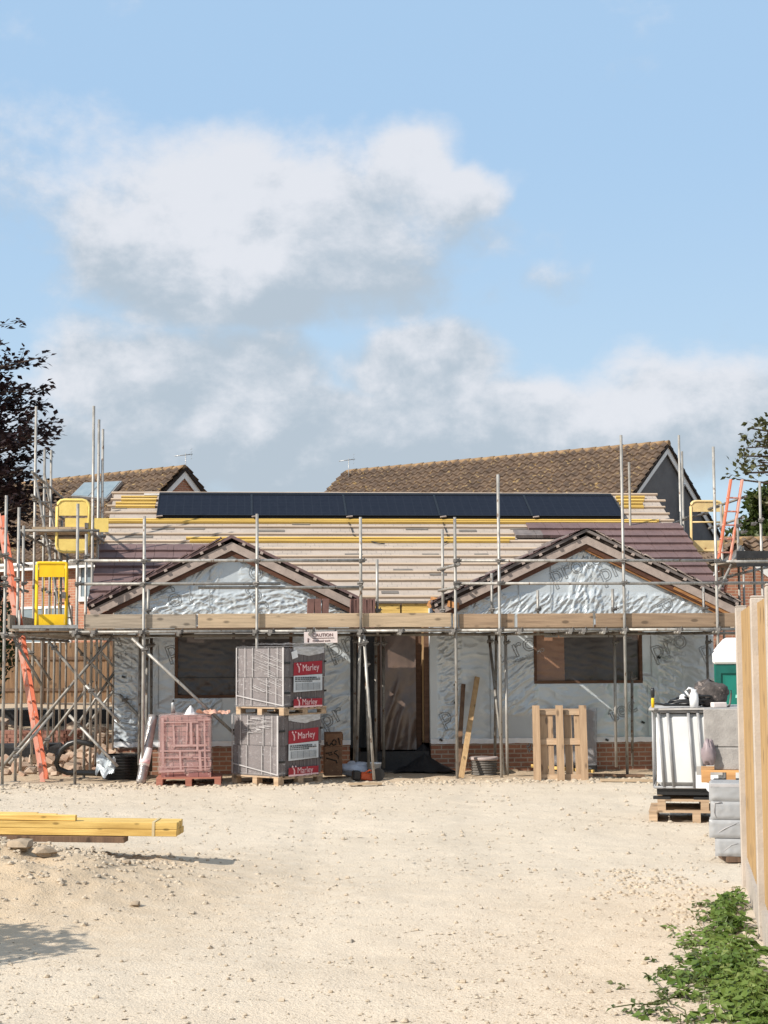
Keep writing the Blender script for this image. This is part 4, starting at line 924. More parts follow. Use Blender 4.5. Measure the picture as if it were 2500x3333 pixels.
# two wrapped packs of roof tiles
PHI = radians(-40)
nc = G(906, 2560)                                    # nearest bottom corner
TW, TD, TH2 = 1.0, 1.0, .92
def near(W, D): return Matrix.Rotation(PHI, 3, 'Z') @ Vector((W/2, -D/2, 0))
ctr = nc-near(TW, TD); ctr.z = 0
pallet('pale pallet under the lower pack of wrapped grey roof tiles', TZ(ctr, PHI), 'pallet', 1.0, 1.0)
ct2 = ctr+Vector((.06, .04, .14+TH2))
pallet('pale pallet sandwiched between the two wrapped packs of roof tiles', TZ(ct2, PHI+.03), 'pallet', 1.0, 1.0, .12)
def tilepack(label, base, rz, H_, seed):
    e = empty('tile_pack', label, 'tile pack', group='wrapped packs of grey roof tiles', mtx=TZ(base, rz)); r = random.Random(seed)
    b = MB(); h2 = (H_-.02)/2; W, D = .97, .96; n = 32
    for tier in range(2):
        for c in range(3):
            for i in range(n):
                y = -D/2+D*(i+.5)/n; w3 = W/3
                b.box((-W/2+w3*(c+.5)+(.012 if tier else -.012)+r.uniform(-.002, .006 if c == 2 else .002), y, .01+h2*(tier+.5)), (w3-.012, D/n*.80, h2-.008), (r.uniform(-.006, .006), 0, 0))
    b.build('tile', 'tilepack', e)
    # clear film round the pack
    f = MB()
    def wr(a, c, ax):
        z = .0+(H_+.02)*c; k = .008*fbm((a*2+ax*7, c*3, seed), 2, 3)
        if ax == 0: return (-.5+a, -.492-k-.004, z)
        if ax == 2: return (-.496-k, .5-a, z)
    f.grid(lambda a, c: wr(a, c, 0), 24, 22); f.grid(lambda a, c: wr(a, c, 2), 24, 22)
    f.grid(lambda a, c: (-.5+a, -.5+c, H_+.012+.03*abs(fbm((a*3, c*3, seed), 1.5, 3))), 24, 24)
    f.grid(lambda a, c: (.492+.004*noise.noise((a*9, c*5, 1)), -.5+a*.16, H_*(.0+c)), 3, 8)
    f.build('stretch_film', 'film', e, smooth=True, recalc=False)
    fb = MB()
    fb.grid(lambda a, c: (.505+.012*fbm((a*4, c*2, 8), 1, 3), -.28+.72*a, H_*(.91+.10*c)-.05*(1-abs(2*a-1))*(1-c)+.012*noise.noise((a*8, c*3, seed))), 18, 5)
    fb.build('loose_film', 'loose', e, smooth=True, recalc=False); fb = MB()
    fb.grid(lambda a, c: (-.52+1.04*a, -.505-.006*c, -.01+.05*c+.012*noise.noise((a*9, c, 2))), 20, 2)
    fb.build('film_hem', 'film', e, smooth=True, recalc=False)
    sk_ = MB()  # pale strips laid on the film in place of its bright reflections
    for i in range(34):
        x0 = r.uniform(-.30, .22); z0 = H_*(.96-.021*i) if seed == 8 else H_*(.97-.008*i); L_ = r.uniform(.10, .34) if seed == 8 else r.uniform(.08, .22)
        if seed == 8: x0 += .18-.15*(i/34)
        x1 = min(.47, x0+L_); sk_.bar((x0, -.506, z0), (x1, -.506, z0-(x1-x0)*(.33 if seed == 8 else .06)), .003, r.uniform(.003, .007))
    for x in (-.335, -.165-.01, .155, .34): sk_.bar((x, -.505, .03), (x, -.505, H_*.49), .003, .010, (1, 0, 0)); sk_.bar((x+.03, -.505, H_*.5), (x+.03, -.505, H_), .003, .010, (1, 0, 0))
    sk_.bar((-.49, -.507, H_*.19), (.49, -.507, H_*.03), .004, .018); sk_.bar((.487, -.505, .02), (.487, -.505, H_), .004, .03, (1, 0, 0)); sk_.bar((-.487, -.505, .02), (-.487, -.505, H_), .004, .018, (1, 0, 0))
    o_ = sk_.build('film_fold_sheen', 'fold', e); o_['kind'] = 'stuff'
    sp_ = MB()
    for z in (.24, .74):
        sp_.box((.50, -.42, H_*z), (.012, .13, .03)); sp_.box((.50, .47, H_*z+.02), (.012, .05, .03)); sp_.box((-.50, -.475, H_*z), (.03, .06, .03))
    sp_.build('strap', 'black', e)
    # printed labels on the shaded face
    RM = lambda y, z, off: Matrix.Translation((.502+off, y, z)) @ Matrix(((0, 0, 1, 0), (1, 0, 0, 0), (0, 1, 0, 0), (0, 0, 0, 1)))
    y0, y1 = -.28, .40
    def curved(z0, z1, off, m, name, sag=.0):
        b = MB(); b.grid(lambda a, c: (.502+off+.005*sin(a*5+c), y0+(y1-y0)*a, H_*(z0+(z1-z0)*c)+sag*(a-.5)), 8, 3); return b.build(name, m, e, smooth=True, recalc=False)
    curved(.54, .76, .0, 'red', 'label', .03); curved(.26, .535, .0, 'labelw', 'label', .02); curved(.02, .135, .0, 'red', 'label'); curved(-.01, .02, .0, 'pinkw', 'label')
    put_text(e, 'Marley', .145, RM(y0+.20, H_*.60, .006) @ Matrix.Rotation(.045, 4, 'Z'), 'pinkw', ext=.001)
    put_text(e, 'Marley', .13, RM(y0+.19, H_*.035, .006), 'pinkw', ext=.001)
    for z in (.60, .035):
        zz = H_*z; lg = MB()
        lg.box((.509, y0+.085, zz+.105), (.004, .028, .028), (.8, 0, 0)); lg.box((.509, y0+.155, zz+.105), (.004, .022, .022), (.8, 0, 0))
        q = [(.509, y0+.09+.035*cos(radians(a_)), zz+.02+.06*sin(radians(a_))) for a_ in range(-40, 95, 22)]; lg.tube(q, .012, 6); lg.build('emblem', 'pinkw', e, smooth=False)
    tx = MB()
    for i, (a, c, z, h) in enumerate(((.03, .52, .49, .022), (.03, .60, .46, .018), (.03, .44, .43, .016))):
        yy = a
        while yy < c:
            w_ = r.uniform(.02, .06); tx.box((.5085, y0+(y1-y0)*.0+yy+w_/2, H_*z), (.003, w_, h)); yy += w_+.012
    for i in range(10): tx.box((.5085, y0+.34, H_*(.285+.0125*i)), (.002, .60, .002))
    for yy in (.06, .2, .33, .46, .6): tx.box((.5085, y0+yy, H_*.34), (.002, .002, .11))
    tx.lathe([(.018, 0), (.018, .003)], 8, (.508, y0+.60, H_*.49)); tx.build('label_text', 'ink', e, smooth=False)
    return e
tilepack('lower wrapped pack of grey roof tiles with red and white labels, on the ground pallet', ctr+Vector((0, 0, .14)), PHI, TH2, 3)
u2 = tilepack('upper wrapped pack of grey roof tiles with loose film and a paper tag', ct2+Vector((0, 0, .12)), PHI+.03, .91, 8)
b = MB(); b.box((.515, -.27, .80), (.008, .13, .11), (.25, 0, 0)); b.build('paper_tag', 'white', u2)
b = MB(); b.grid(lambda a, c: (-.1+.75*a-.2, -.35+.6*c, .955+.05*abs(fbm((a*4, c*4, 3), 1.4, 3))), 18, 14); b.build('loose_film', 'film', u2, smooth=True, recalc=False)

# bricks on a red pallet
bc = DG(403, 1698); bc.y += .42; RB = radians(4)
pallet('red pallet under the pink-wrapped pack of bricks', TZ((bc.x, bc.y, 0), RB), 'pallet_r', .98, .85, .13, mv='pallet_r')
e = empty('brick_pack', 'pack of red bricks in pinkish film on a red pallet', 'brick pack', mtx=TZ((bc.x-.06, bc.y, .13), RB))
b = MB(); r = random.Random(2); BW, BH = .76, .92
for z in range(12):
    for i in range(7 if z > 3 else 4):
        if z > 3: bx = (-BW/2+BW*(i+.5)/7, 0, .038+z*.0765); sz = (BW/7-.006, .72, .071)
        else: bx = (-BW/2+BW*(i+.5)/4+(0 if z % 2 else .02), 0, .038+z*.0765); sz = (BW/4-.006, .72, .071)
        b.box((bx[0], bx[1]+r.uniform(-.012, .012), bx[2]), sz)
b.build('brick', mat('pinkish_brick', (.33, .15, .13), (.25, .11, .105), rough=.9, scale=7, speck=((.45, .28, .25), 9, .58)), e)
f = MB(); f.grid(lambda a, c: (-.40+.80*a, -.378-.012*fbm((a*3, c*3, 4), 1.5, 4), .10*(1-a)*0+.06+.02*a+.88*c), 26, 28); f.grid(lambda a, c: (-.40-.004*a, .378-.75*a, .05+.88*c), 8, 8); f.grid(lambda a, c: (.40, -.378+.75*a, .05+.88*c), 8, 8)
f.grid(lambda a, c: (-.40+.8*a, -.38+.76*c, .935+.035*abs(fbm((a*3, c*3, 4), 1.4, 3))), 18, 18)
f.build('pink_film', 'film_r', e, smooth=True, recalc=False)
ff = MB()  # pale bars stand for bright highlights on the brick film
for x0_, x1_, z in ((-.38, .38, .40), (-.36, .1, .30), (.12, .38, .30), (-.2, .3, .48), (-.38, .38, .16), (-.38, .0, .09), (.02, .38, .11), (-.1, .36, .86), (-.36, .2, .83)): ff.bar((x0_, -.395, z), (x1_, -.395, z+r.uniform(-.02, .02)), .004, r.uniform(.012, .035))
for x_, z0_, z1_ in ((-.33, .2, .9), (-.16, .45, .8), (.02, .5, .84), (.10, .48, .84), (.19, .4, .8), (.31, .1, .88), (-.06, .12, .4), (.24, .1, .4)): ff.bar((x_, -.397, z0_), (x_+r.uniform(-.02, .02), -.397, z1_), .004, r.uniform(.015, .04), (1, 0, 0))
o_ = ff.build('film_fold_sheen', mat('pink_film_sheen', (.46, .29, .275), (.37, .22, .205), rough=.4, scale=5), e); o_['kind'] = 'stuff'
bt = empty('spray_can', 'small grey spray can standing on the wrapped brick pack', 'spray can', loc=(bc.x-.24, bc.y-.2, 1.09))
b = MB(); b.lathe([(.033, 0), (.034, .15), (.02, .175)], 14); b.build('can', 'alu', bt)
b = MB(); b.lathe([(.016, .175), (.016, .205), (.012, .21)], 12); b.build('nozzle', 'black', bt)
b = MB(); b.grid(lambda a, c: (.5*a-.25, .3*c-.15, .02+.10*abs(fbm((a*3, c*3, 9), 1.6, 4))), 16, 12)
tag(b.build('loose_wrapping', mat('salmon_film', (.66, .36, .25), (.5, .3, .24), rough=.35), smooth=True, recalc=False), 'crumpled salmon pink film trailing from top of the brick pack', 'wrapping').location = (bc.x+.38, bc.y-.25, 1.06)
b = MB(); b.grid(lambda a, c: (.2*a-.10, .2*c-.1, .01+.15*max(0, 1-2.2*sqrt((a-.5)**2+(c-.5)**2))*(1+.6*fbm((a*5, c*5, 2), 1, 3))), 14, 12)
tag(b.build('foil_scrap', 'foil_edge', smooth=True, recalc=False), 'peaked silver foil scrap standing on top of the bricks', 'foil scrap').location = (bc.x+.02, bc.y-.15, 1.06)

# leaning roll of membrane
p0 = DG(304, 1693); p1 = P(331*K, 1545*K, p0.y+.25)
d = (p1-p0); L = d.length; q = d.to_track_quat('Z', 'Y')
e = empty('membrane_roll', 'silver roll of membrane in torn wrapping leaning on a scaffold pole', 'membrane roll'); e.matrix_world = Matrix.Translation(p0) @ q.to_matrix().to_4x4()
b = MB(); b.lathe([(.075+.004*noise.noise((i*.7, 0, 0)), L*i/14) for i in range(15)], 18); b.build('roll', 'foilroll', e)
b = MB(); b.lathe([(.081, L*.26), (.082, L*.52)], 18); b.build('wrapper_label', 'white', e); b = MB(); b.lathe([(.083, L*.29), (.083, L*.345)], 18); b.build('label_band', 'pinkw', e)
# ribbed drain ring
p = DG(256, 1685); p.y += .30
e = empty('drain_ring', 'black ribbed plastic drain ring standing on the gravel', 'drain ring', loc=(p.x, p.y, -.01))
prof = []
for i in range(9): z = .045*i; prof += [(.29, z), (.315, z+.008), (.315, z+.024), (.29, z+.032)]
prof += [(.29, .40), (.26, .40), (.26, .05)]
b = MB(); b.lathe(prof, 40); b.build('ribbed_wall', 'black', e, smooth=False)
p = DH(1046, 1668, .9); pw = HM @ p
e = empty('drain_riser', 'grey ribbed drain riser with pale lid against the brick plinth', 'drain riser', loc=(pw.x, pw.y, .0))
prof = []
for i in range(6): z = .04*i; prof += [(.20, z), (.215, z+.01), (.215, z+.022), (.20, z+.03)]
b = MB(); b.lathe(prof+[(.2, .24)], 28); b.build('ribbed_wall', mat('dusty_grey_plastic', (.16, .145, .13), (.11, .1, .09), rough=.8), e, smooth=False)
b = MB(); b.lathe([(.22, .24), (.235, .25), (.235, .285), (.22, .295)], 28); b.build('lid', mat('pale_lid', (.42, .34, .32), rough=.7), e)
# black hose loop and foil scrap
b = MB(); pts = [DH(x, y, .5+.3*sin(i)) for i, (x, y) in enumerate(((205, 1608), (192, 1602), (172, 1598), (150, 1606), (131, 1620), (121, 1636), (120, 1648), (130, 1659), (150, 1666), (175, 1668), (200, 1672), (222, 1676)))]
pts = [Vector((p.x, .35+.02*i, max(p.z, .03))) for i, p in enumerate(pts)]
tag(b.tube(pts, .045, 8).build('black_hose', 'black'), 'thick black hose looping above the ground behind the drain ring', 'hose').matrix_world = HM
b = MB(); b.grid(lambda a, c: (.30*a-.12, .15*c+.1*noise.noise((a*3, c*3, 0)), .33*c*(1-.3*a)+.08*fbm((a*3, c*3, 1), 1.5, 3)), 16, 16)
p = HM @ DH(222, 1632, .35); tag(b.build('foil_scrap', 'foil', smooth=True, recalc=False), 'crumpled silver and white foil offcut behind the black drain ring', 'foil scrap').location = (p.x, p.y, .12)
# chipboard box with marker writing
p = DG(720, 1684); p.y += .25
e = empty('chipboard_box', 'tall brown chipboard box with black handwriting right of the tile packs', 'box', loc=(p.x-.02, p.y+.15, 0), rz=radians(6))
b = MB(); w2 = .29; b.b2((-w2/2, -.14, .04), (w2/2, .14, .50)); b.b2((-w2/2+.015, -.13, .50), (w2/2+.005, .14, .73)); b.build('box', 'card', e, bevel=.006)
b = MB(); b.b2((-w2/2+.012, -.137, .715), (w2/2-.04, -.12, .74)); b.prism([(w2/2-.05, -.13, .735), (w2/2+.02, -.05, .70), (w2/2+.02, -.05, .60)], (-.01, .004, 0)); b.build('flap', 'frame_w', e)
b = MB()
for s in ([(.02, .60), (.03, .55), (.07, .54), (.09, .58)], [(.12, .62), (.10, .58), (.13, .545), (.17, .56), (.175, .61), (.14, .635), (.12, .615)], [(.21, .66), (.225, .60), (.24, .55)], [(-.01, .60), (-.005, .54)],
          [(.0, .42), (.05, .425), (.10, .435), (.11, .40), (.06, .39), (.05, .42)], [(.20, .46), (.16, .455), (.14, .42), (.18, .40), (.215, .36), (.21, .33)], [(.01, .345), (.08, .325), (.16, .30)], [(.17, .31), (.185, .26)]):
    b.tube([(-w2/2+.02+x*.98, -.142, z-.02) for x, z in s], .009, 5)
b.build('handwriting', 'pen', e)
# sack, tool and rubble by the porch
def sack(name, label, loc, sx, sy, sz, m, seed, cat='sack'):
    b = MB(); vs = []; n, k = 20, 12
    for j in range(k+1):
        a = pi*j/k
        for i in range(n):
            q = 2*pi*i/n; w_ = 1+.42*fbm((cos(q)*1.2+seed, sin(q)*1.2, a), 1.3, 4)
            vs.append((sx*sin(a)*cos(q)*w_, sy*sin(a)*sin(q)*w_, max(0, sz*(.5+.5*cos(a)*w_))))
    b.v = vs; b.f = [(j*n+i, (j+1)*n+i, (j+1)*n+(i+1) % n, j*n+(i+1) % n) for j in range(k) for i in range(n)]
    o = b.build(name, m, smooth=True); o.location = loc; return tag(o, label, cat)
p = DG(772, 1680); sack('plastic_sack', 'white plastic sack slumped beside the chipboard box', (p.x-.02, p.y+.2, .0), .30, .2, .24, mat('sack_plastic', (.62, .66, .76), (.5, .55, .66), rough=.4), 2)
p = DG(805, 1682); e = empty('plastic_bucket', 'white plastic bucket behind the raking scaffold leg', 'bucket', loc=(p.x+.02, p.y+.25, 0))
b = MB(); b.lathe([(.09, 0), (.115, .22), (.122, .22), (.122, .24), (.105, .24), (.085, .02)], 22); b.build('tub', 'white', e); b = MB(); b.tube([(.12*cos(a), -.02-.08*sin(a), .22-.10*sin(a)) for a in [pi*i/8 for i in range(9)]], .004, 5); b.build('handle', 'alu', e)
p = DG(783, 1688); e = empty('disc_cutter', 'orange and black power tool lying in front of the white sack', 'power tool', loc=(p.x, p.y+.1, 0), rz=.25)
b = MB(); b.box((.06, 0, .07), (.20, .12, .12), (0, .2, 0)); b.build('body', 'orange', e, bevel=.02); b = MB(); b.box((-.10, 0, .09), (.13, .13, .15), (0, .1, 0)); b.build('engine', 'black', e, bevel=.02)
b = MB(); b.tube([(.0, -.05, .12), (.1, -.05, .17), (.2, -.05, .13), (.24, 0, .05)], .014, 6); b.build('handle', 'orange', e); b = MB(); b.lathe([(.10, -.004), (.10, .004)], 20, (.24, 0, 0)); o = b.build('guard', 'black', e); o.rotation_euler = (pi/2, 0, 0); o.location = (.0, -.08, .10)
p = DG(848, 1655); b = MB(); b.rock((0, 0, .08), .12, 5, .9); tag(b.build('rubble_lump', 'stone', smooth=False), 'pale pointed lump of stone in the shade by the porch', 'stone').location = (p.x, p.y+.15, 0)
p = DG(782, 1697); b = MB(); b.box((0, 0, .02), (.5, .12, .03), (0, 0, .1)); tag(b.build('plank_offcut', 'board'), 'pale plank offcut lying before the orange tool', 'plank').location = (p.x+.05, p.y, .01)
b = MB(); nn = 22
b.grid(lambda a, c: (1.3*a, .9*c, .02+.45*max(0, 1-abs(a-.62)*2.6)*max(0, 1-abs(c-.6)*1.9)+.05*fbm((a*3, c*3, 6), 1.4, 4)), 26, 20)
p = HM @ Vector((.0, 1.25, 0)); tag(b.build('damp_membrane', 'blackmat', smooth=True, recalc=False), 'heap of black damp proof sheeting draped at the porch step', 'plastic sheet').matrix_world = Matrix.Translation((p.x, p.y, 0)) @ Matrix.Rotation(PSI, 4, 'Z')
b = MB(); b.b2((-.40, 1.62, -.1), (.88, 1.72, .35)); tag(b.build('porch_step', 'blackmat'), 'dark upstand wall across the bottom of the porch', 'wall').matrix_world = HM
# planks leaning on the wall right of the porch
for lab, (x0, y0, va), (x1, y1, vb), wd in (('longer brown plank leaning against the foil wall right of the porch', (996, 1668, .35), (1031, 1463, 1.45), .085), ('shorter dark plank leaning upright behind the longer plank', (989, 1660, .9), (1001, 1478, 1.5), .07)):
    a, c = DH(x0, y0, va), DH(x1, y1, vb); a.z = .0
    b = MB(); b.bar(a, c, wd, .03, (0, 1, 0)); tag(b.build('plank', 'timber_v' if wd > .08 else 'old_tim'), lab, 'plank', 'planks leaning by the porch').matrix_world = HM
# pallet standing on edge, with wrapped cement behind it
p0 = DG(1158, 1688); p1 = DG(1272, 1690)
W_ = (p1-p0).length
mt = Matrix.Translation(((p0.x+p1.x)/2+.02, p0.y+.02, 0)) @ Matrix.Rotation(radians(-3), 4, 'Z') @ Matrix.Rotation(radians(-79), 4, 'X') @ Matrix.Rotation(pi, 4, 'Y') @ Matrix.Translation((0, .575, 0))
mt = Matrix.Translation(((p0.x+p1.x)/2, p0.y+.05, .01)) @ Matrix.Rotation(radians(-2), 4, 'Z') @ Matrix.Rotation(radians(80), 4, 'X') @ Matrix.Translation((0, .585, -.13))
def standing(label, mtx, W, Hh):
    e = empty('pallet', label, 'pallet', group='wooden pallets', mtx=mtx)
    for x in (-W/2+.045, .0, W/2-.045):
        b = MB(); b.box((x, 0, .12), (.115, Hh, .022)); b.build('base_board', 'pallet_v', e)
    for y in (-Hh/2+.055, -.09+.12, Hh/2-.09):
        for x in (-W/2+.05, .0, W/2-.05):
            b = MB(); b.box((x, y, .075), (.09, .10, .07)); b.build('block', 'pallet', e)
        b = MB(); b.box((0, y, .033), (W-.02, .10, .02)); b.build('bearer', 'pallet', e)
    for x in (-W*.30, -W*.17, W*.17, W*.36):
        b = MB(); b.box((x, 0, .011), (.115 if x != -W*.17 else .09, Hh-.1, .02), (0, 0, .01)); b.build('deck_board', 'pallet_v', e)
    return e
M['pallet_y'] = wood('pallet_wood_y', (.46, .315, .195), (.33, .215, .13), axis=1); M['pallet_v'] = M['pallet_y']
standing('pale pallet stood on edge leaning against the front wall', mt, W_, 1.17)
p0 = DG(1148, 1676); p1 = DG(1282, 1684)
b = MB(); b.bar((p0.x, p0.y-.08, .17), (p1.x, p1.y-.02, .13), .045, .045); tag(b.build('timber_batten', 'yellow_tim'), 'yellow batten lying across the foot of the standing pallet', 'batten')
p = DG(1262, 1668); e = empty('cement_pack', 'grey film-wrapped pack of bags hidden behind the standing pallet', 'wrapped pack', loc=(p.x-.2, p.y+.48, 0), rz=-.03)
b = MB()
for i in range(6): b.box((0, 0, .10+.155*i+.07), (.86, .5, .145), (0, 0, random.uniform(-.02, .02)))
b.build('bag', mat('brown_bag', (.20, .15, .14), (.15, .11, .10), rough=.8), e, bevel=.04)
f = MB(); f.grid(lambda a, c: (-.45+.9*a, -.265-.012*fbm((a*3, c*3, 7), 1.5, 3), .05+1.0*c), 20, 20); f.grid(lambda a, c: (.45+.02*c, -.265+.53*a, .05+1.0*c), 8, 12); f.build('grey_film', film_mat('grey_film', (.46, .46, .48), .45), e, smooth=True, recalc=False)
b = MB(); b.box((0, 0, .05), (.9, .55, .10)); b.build('base', 'black', e)
# low bits of timber and stone along the wall foot
r = random.Random(11)
for i, (x, y, L_, lab) in enumerate(((1330, 1680, .9, 'weathered board lying on soil below the right window'), (1375, 1690, 1.1, 'long pale board lying on the ground beside the white tank'), (1095, 1670, .35, 'short pale offcut by the foot of the raking scaffold legs'), (58, 1668, 1.1, 'flat board on the ground between the left scaffold poles'), (210, 1652, .9, 'yellow board lying behind the black drain ring'))):
    p = DG(x, y); b = MB(); b.box((0, 0, .03), (L_, .15, .035), (0, .02, r.uniform(-.12, .12)))
    tag(b.build('plank', 'yellow_tim' if i == 4 else 'board' if i else 'old_tim'), lab, 'plank').location = (p.x, p.y, gz(p.x, p.y))

# ------------------------------------------------------------------ right side: tank, pallets, blocks, packs, fence
pz = DG(1421, 1779); RT = radians(-11)
px_, py_ = pz.x, pz.y; TX = .085
pallet('lowest wooden pallet on the gravel beneath the white tank', TZ((px_+.56, py_+.55, 0), RT), 'pallet', 1.1, 1.0, .135)
pallet('upper wooden pallet beneath the white tank, shifted right', TZ((px_+.66, py_+.6, .135), RT+.02), 'pallet', 1.1, 1.0, .125)
tk = empty('liquid_tank', 'white plastic liquid tank in a grey steel cage, raised on pallets', 'tank', mtx=TZ((px_+.56+TX, py_+.62, .26), RT))
TWd, TDp, THt = 1.10, 1.0, .98
b = MB(); b.box((0, 0, .085), (TWd-.05, TDp-.06, .07)); b.b2((-TWd/2-.02, -TDp/2, 0), (-TWd/2+.18, -TDp/2+.15, .03)); b.b2((TWd/2-.2, -TDp/2, 0), (TWd/2, -TDp/2+.15, .03)); b.box((0, -TDp/2+.07, .015), (.2, .15, .03)); b.build('base', 'black', tk)
b = MB(); b.b2((-TWd/2+.03, -TDp/2+.012, .15), (TWd/2-.03, TDp/2-.03, THt+.02)); b.build('bottle', 'tank', tk, bevel=.05)
b = MB()
for z in (.14, THt+.05):
    b.tube([(-TWd/2, -TDp/2, z), (TWd/2, -TDp/2, z), (TWd/2, TDp/2, z), (-TWd/2, TDp/2, z), (-TWd/2, -TDp/2, z)], .016, 8)
for x in (-.47, -.36, -.12, -.01, .24, .42):
    b.bar((x-.02, -TDp/2-.006, THt+.05), (x+.035, -TDp/2-.006, .13), .016, .034, (1, 0, 0))
for y in (-.25, .0, .25, .48):
    b.tube([(-TWd/2-.012, y, THt+.05), (-TWd/2-.012, y, .13)], .016, 6)
b.build('cage', 'cage', tk)
b = MB(); b.box((.09, -TDp/2-.02, .34), (.30, .012, .10)); b.build('label_plate', mat('aged_plate', (.42, .39, .36), rough=.6), tk)
b = MB(); b.box((.06, -TDp/2+.0, .23), (.26, .05, .19)); b.build('valve_recess', 'white', tk); b = MB(); b.tube([(.10, -TDp/2-.0, .16), (.10, -TDp/2-.12, .155)], .045, 12); b.tube([(.10, -TDp/2-.12, .155), (.10, -TDp/2-.15, .155)], .055, 12); b.build('valve', 'white', tk); b = MB(); b.box((.09, -TDp/2-.08, .235), (.16, .03, .025), (0, .3, 0)); b.build('valve_handle', mat('blue_handle', (.05, .12, .2), rough=.4), tk)
top = .26+THt+.07
e = empty('board_lid', 'grey plywood sheet lying on top of the white tank', 'board', mtx=TZ((px_+.56+TX, py_+.62, top), RT))
b = MB(); b.box((.0, -.02, .012), (1.20, 1.06, .022), (0, -.012, 0)); b.build('sheet', mat('grey_ply', (.46, .44, .42), (.36, .34, .325), rough=.8), e)
top += .026
X0, Y1 = px_+.02, py_+.15
b = MB(); r = random.Random(4); pts = []
for i in range(46):
    a = i*.62; pts.append((X0+.36+.20*cos(a)*(1+.25*r.random())+.004*i, Y1+.16+.10*sin(a), top+.02+.0022*i+.03*r.random()))
b.tube([(X0-.02, Y1, top+.06), (X0+.12, Y1+.02, top+.03)]+pts, .014, 6); tag(b.build('black_hose', 'black'), 'tangled black hose piled on top of the white tank', 'hose')
def item(name, label, cat, loc, parts, rz=0.0):
    e = empty(name, label, cat, loc=loc, rz=rz)
    for nm, bb, m, bev in parts: bb.build(nm, m, e, bevel=bev)
    return e
pp = P(2125, 2286, Y1); tp = pp.z
a1 = MB(); a1.lathe([(.018, 0), (.02, .10), (.014, .115)], 12); a2 = MB(); a2.lathe([(.013, .115), (.022, .14), (.024, .20), (.018, .235)], 12)
item('saw_handle', 'yellow and black tool handle standing on the tank top', 'tool', (pp.x, Y1, top), (('shaft', a1, 'yellow', 0), ('grip', a2, 'black', 0)))
pp = P(2262, 2290, Y1)
b = MB(); b.lathe([(.05, 0), (.055, .10), (.05, .15), (.03, .19), (.035, .21)], 14); bb = MB(); bb.tube([(-.05, 0, .12), (-.10, 0, .19), (-.06, 0, .23), (.0, 0, .215)], .014, 6)
item('white_jug', 'white plastic jug with a curved handle on the tank top', 'jug', (pp.x, Y1+.05, top), (('body', b, 'white', 0), ('handle', bb, 'white', 0)))
b = MB(); b.lathe([(.045, 0), (.05, .04), (.035, .10), (.01, .115)], 12); bb = MB(); bb.box((0, 0, .05), (.03, .09, .02))
item('plastic_funnel', 'small white plastic funnel left of the jug on the tank', 'funnel', (pp.x-.12, Y1+.12, top+.04), (('cone', b, 'white', 0), ('lug', bb, 'white', 0)))
pp = P(2335, 2290, Y1+.15); sack('rubble_sack', 'dark grey heap of broken tiles and sacking on the tank top', (pp.x-.06, Y1+.30, top), .24, .2, .30, mat('dirty_sacking', (.10, .085, .08), (.055, .047, .045), rough=.9, scale=14, speck=((.22, .18, .16), 12, .6), bump=.6), 9)
b = MB(); b.box((0, 0, .03), (.17, .10, .06)); tag(b.build('foam_block', mat('pink_white_foam', (.72, .64, .62), rough=.7), bevel=.008), 'pinkish white foam block in front of the dark heap', 'block').matrix_world = TZ((pp.x-.02, Y1-.02, top), .2)
b = MB(); b.tube([(0, 0, 0), (.02, 0, .05), (.035, 0, .16), (.035, 0, .20)], .012, 6); b.tube([(0, 0, 0), (-.03, .0, .01)], .012, 6); tag(b.build('bent_bar', 'galv_old'), 'short bent steel bar standing at the right of the tank top', 'bar').location = (pp.x+.10, Y1, top)

# concrete blocks on an orange pallet behind the packs
q = P(2298, 2600, 16.9); bx = q.x+.04
pallet('orange pallet holding grey concrete blocks beside the fence', TZ((bx+.30, 17.25, .62), -.2), 'pallet_o', .62, .6, .13)
b = MB(); b.box((0, 0, .21), (.5, .5, .40)); b.box((.02, .02, .52), (.45, .5, .2)); b.box((-.05, -.28, .45), (.06, .05, .30)); tag(b.build('block_pile', mat('dark_block', (.17, .155, .145), (.12, .11, .1), rough=.9), bevel=.01), 'dark wrapped block base beneath the orange pallet', 'blocks').location = (bx+.38, 17.3, 0)
for lab, x, z, w_, h_, dd in (('lower grey concrete block on the orange pallet', .34, .75, .44, .235, .44), ('large upper concrete block with a sloping right corner', .30, .99, .56, .40, .40)):
    b = MB(); h = h_
    if dd == .40: b.prism([(-w_/2, -dd/2, 0), (w_/2, -dd/2, 0), (w_/2, -dd/2, h-.09), (w_/2-.09, -dd/2, h), (-w_/2, -dd/2, h)], (0, dd, 0))
    else: b.b2((-w_/2, -dd/2, 0), (w_/2, dd/2, h))
    tag(b.build('concrete_block', 'block', bevel=.008), lab, 'concrete block', 'concrete blocks by the fence').matrix_world = TZ((bx+x, 17.2, z), -.2)
sack('torn_sacking', 'torn mauve film hanging from the left edge of the concrete blocks', (bx+.02, 16.98, .80), .075, .05, .26, mat('mauve_film', (.30, .24, .25), (.2, .16, .17), rough=.5), 14, 'film')
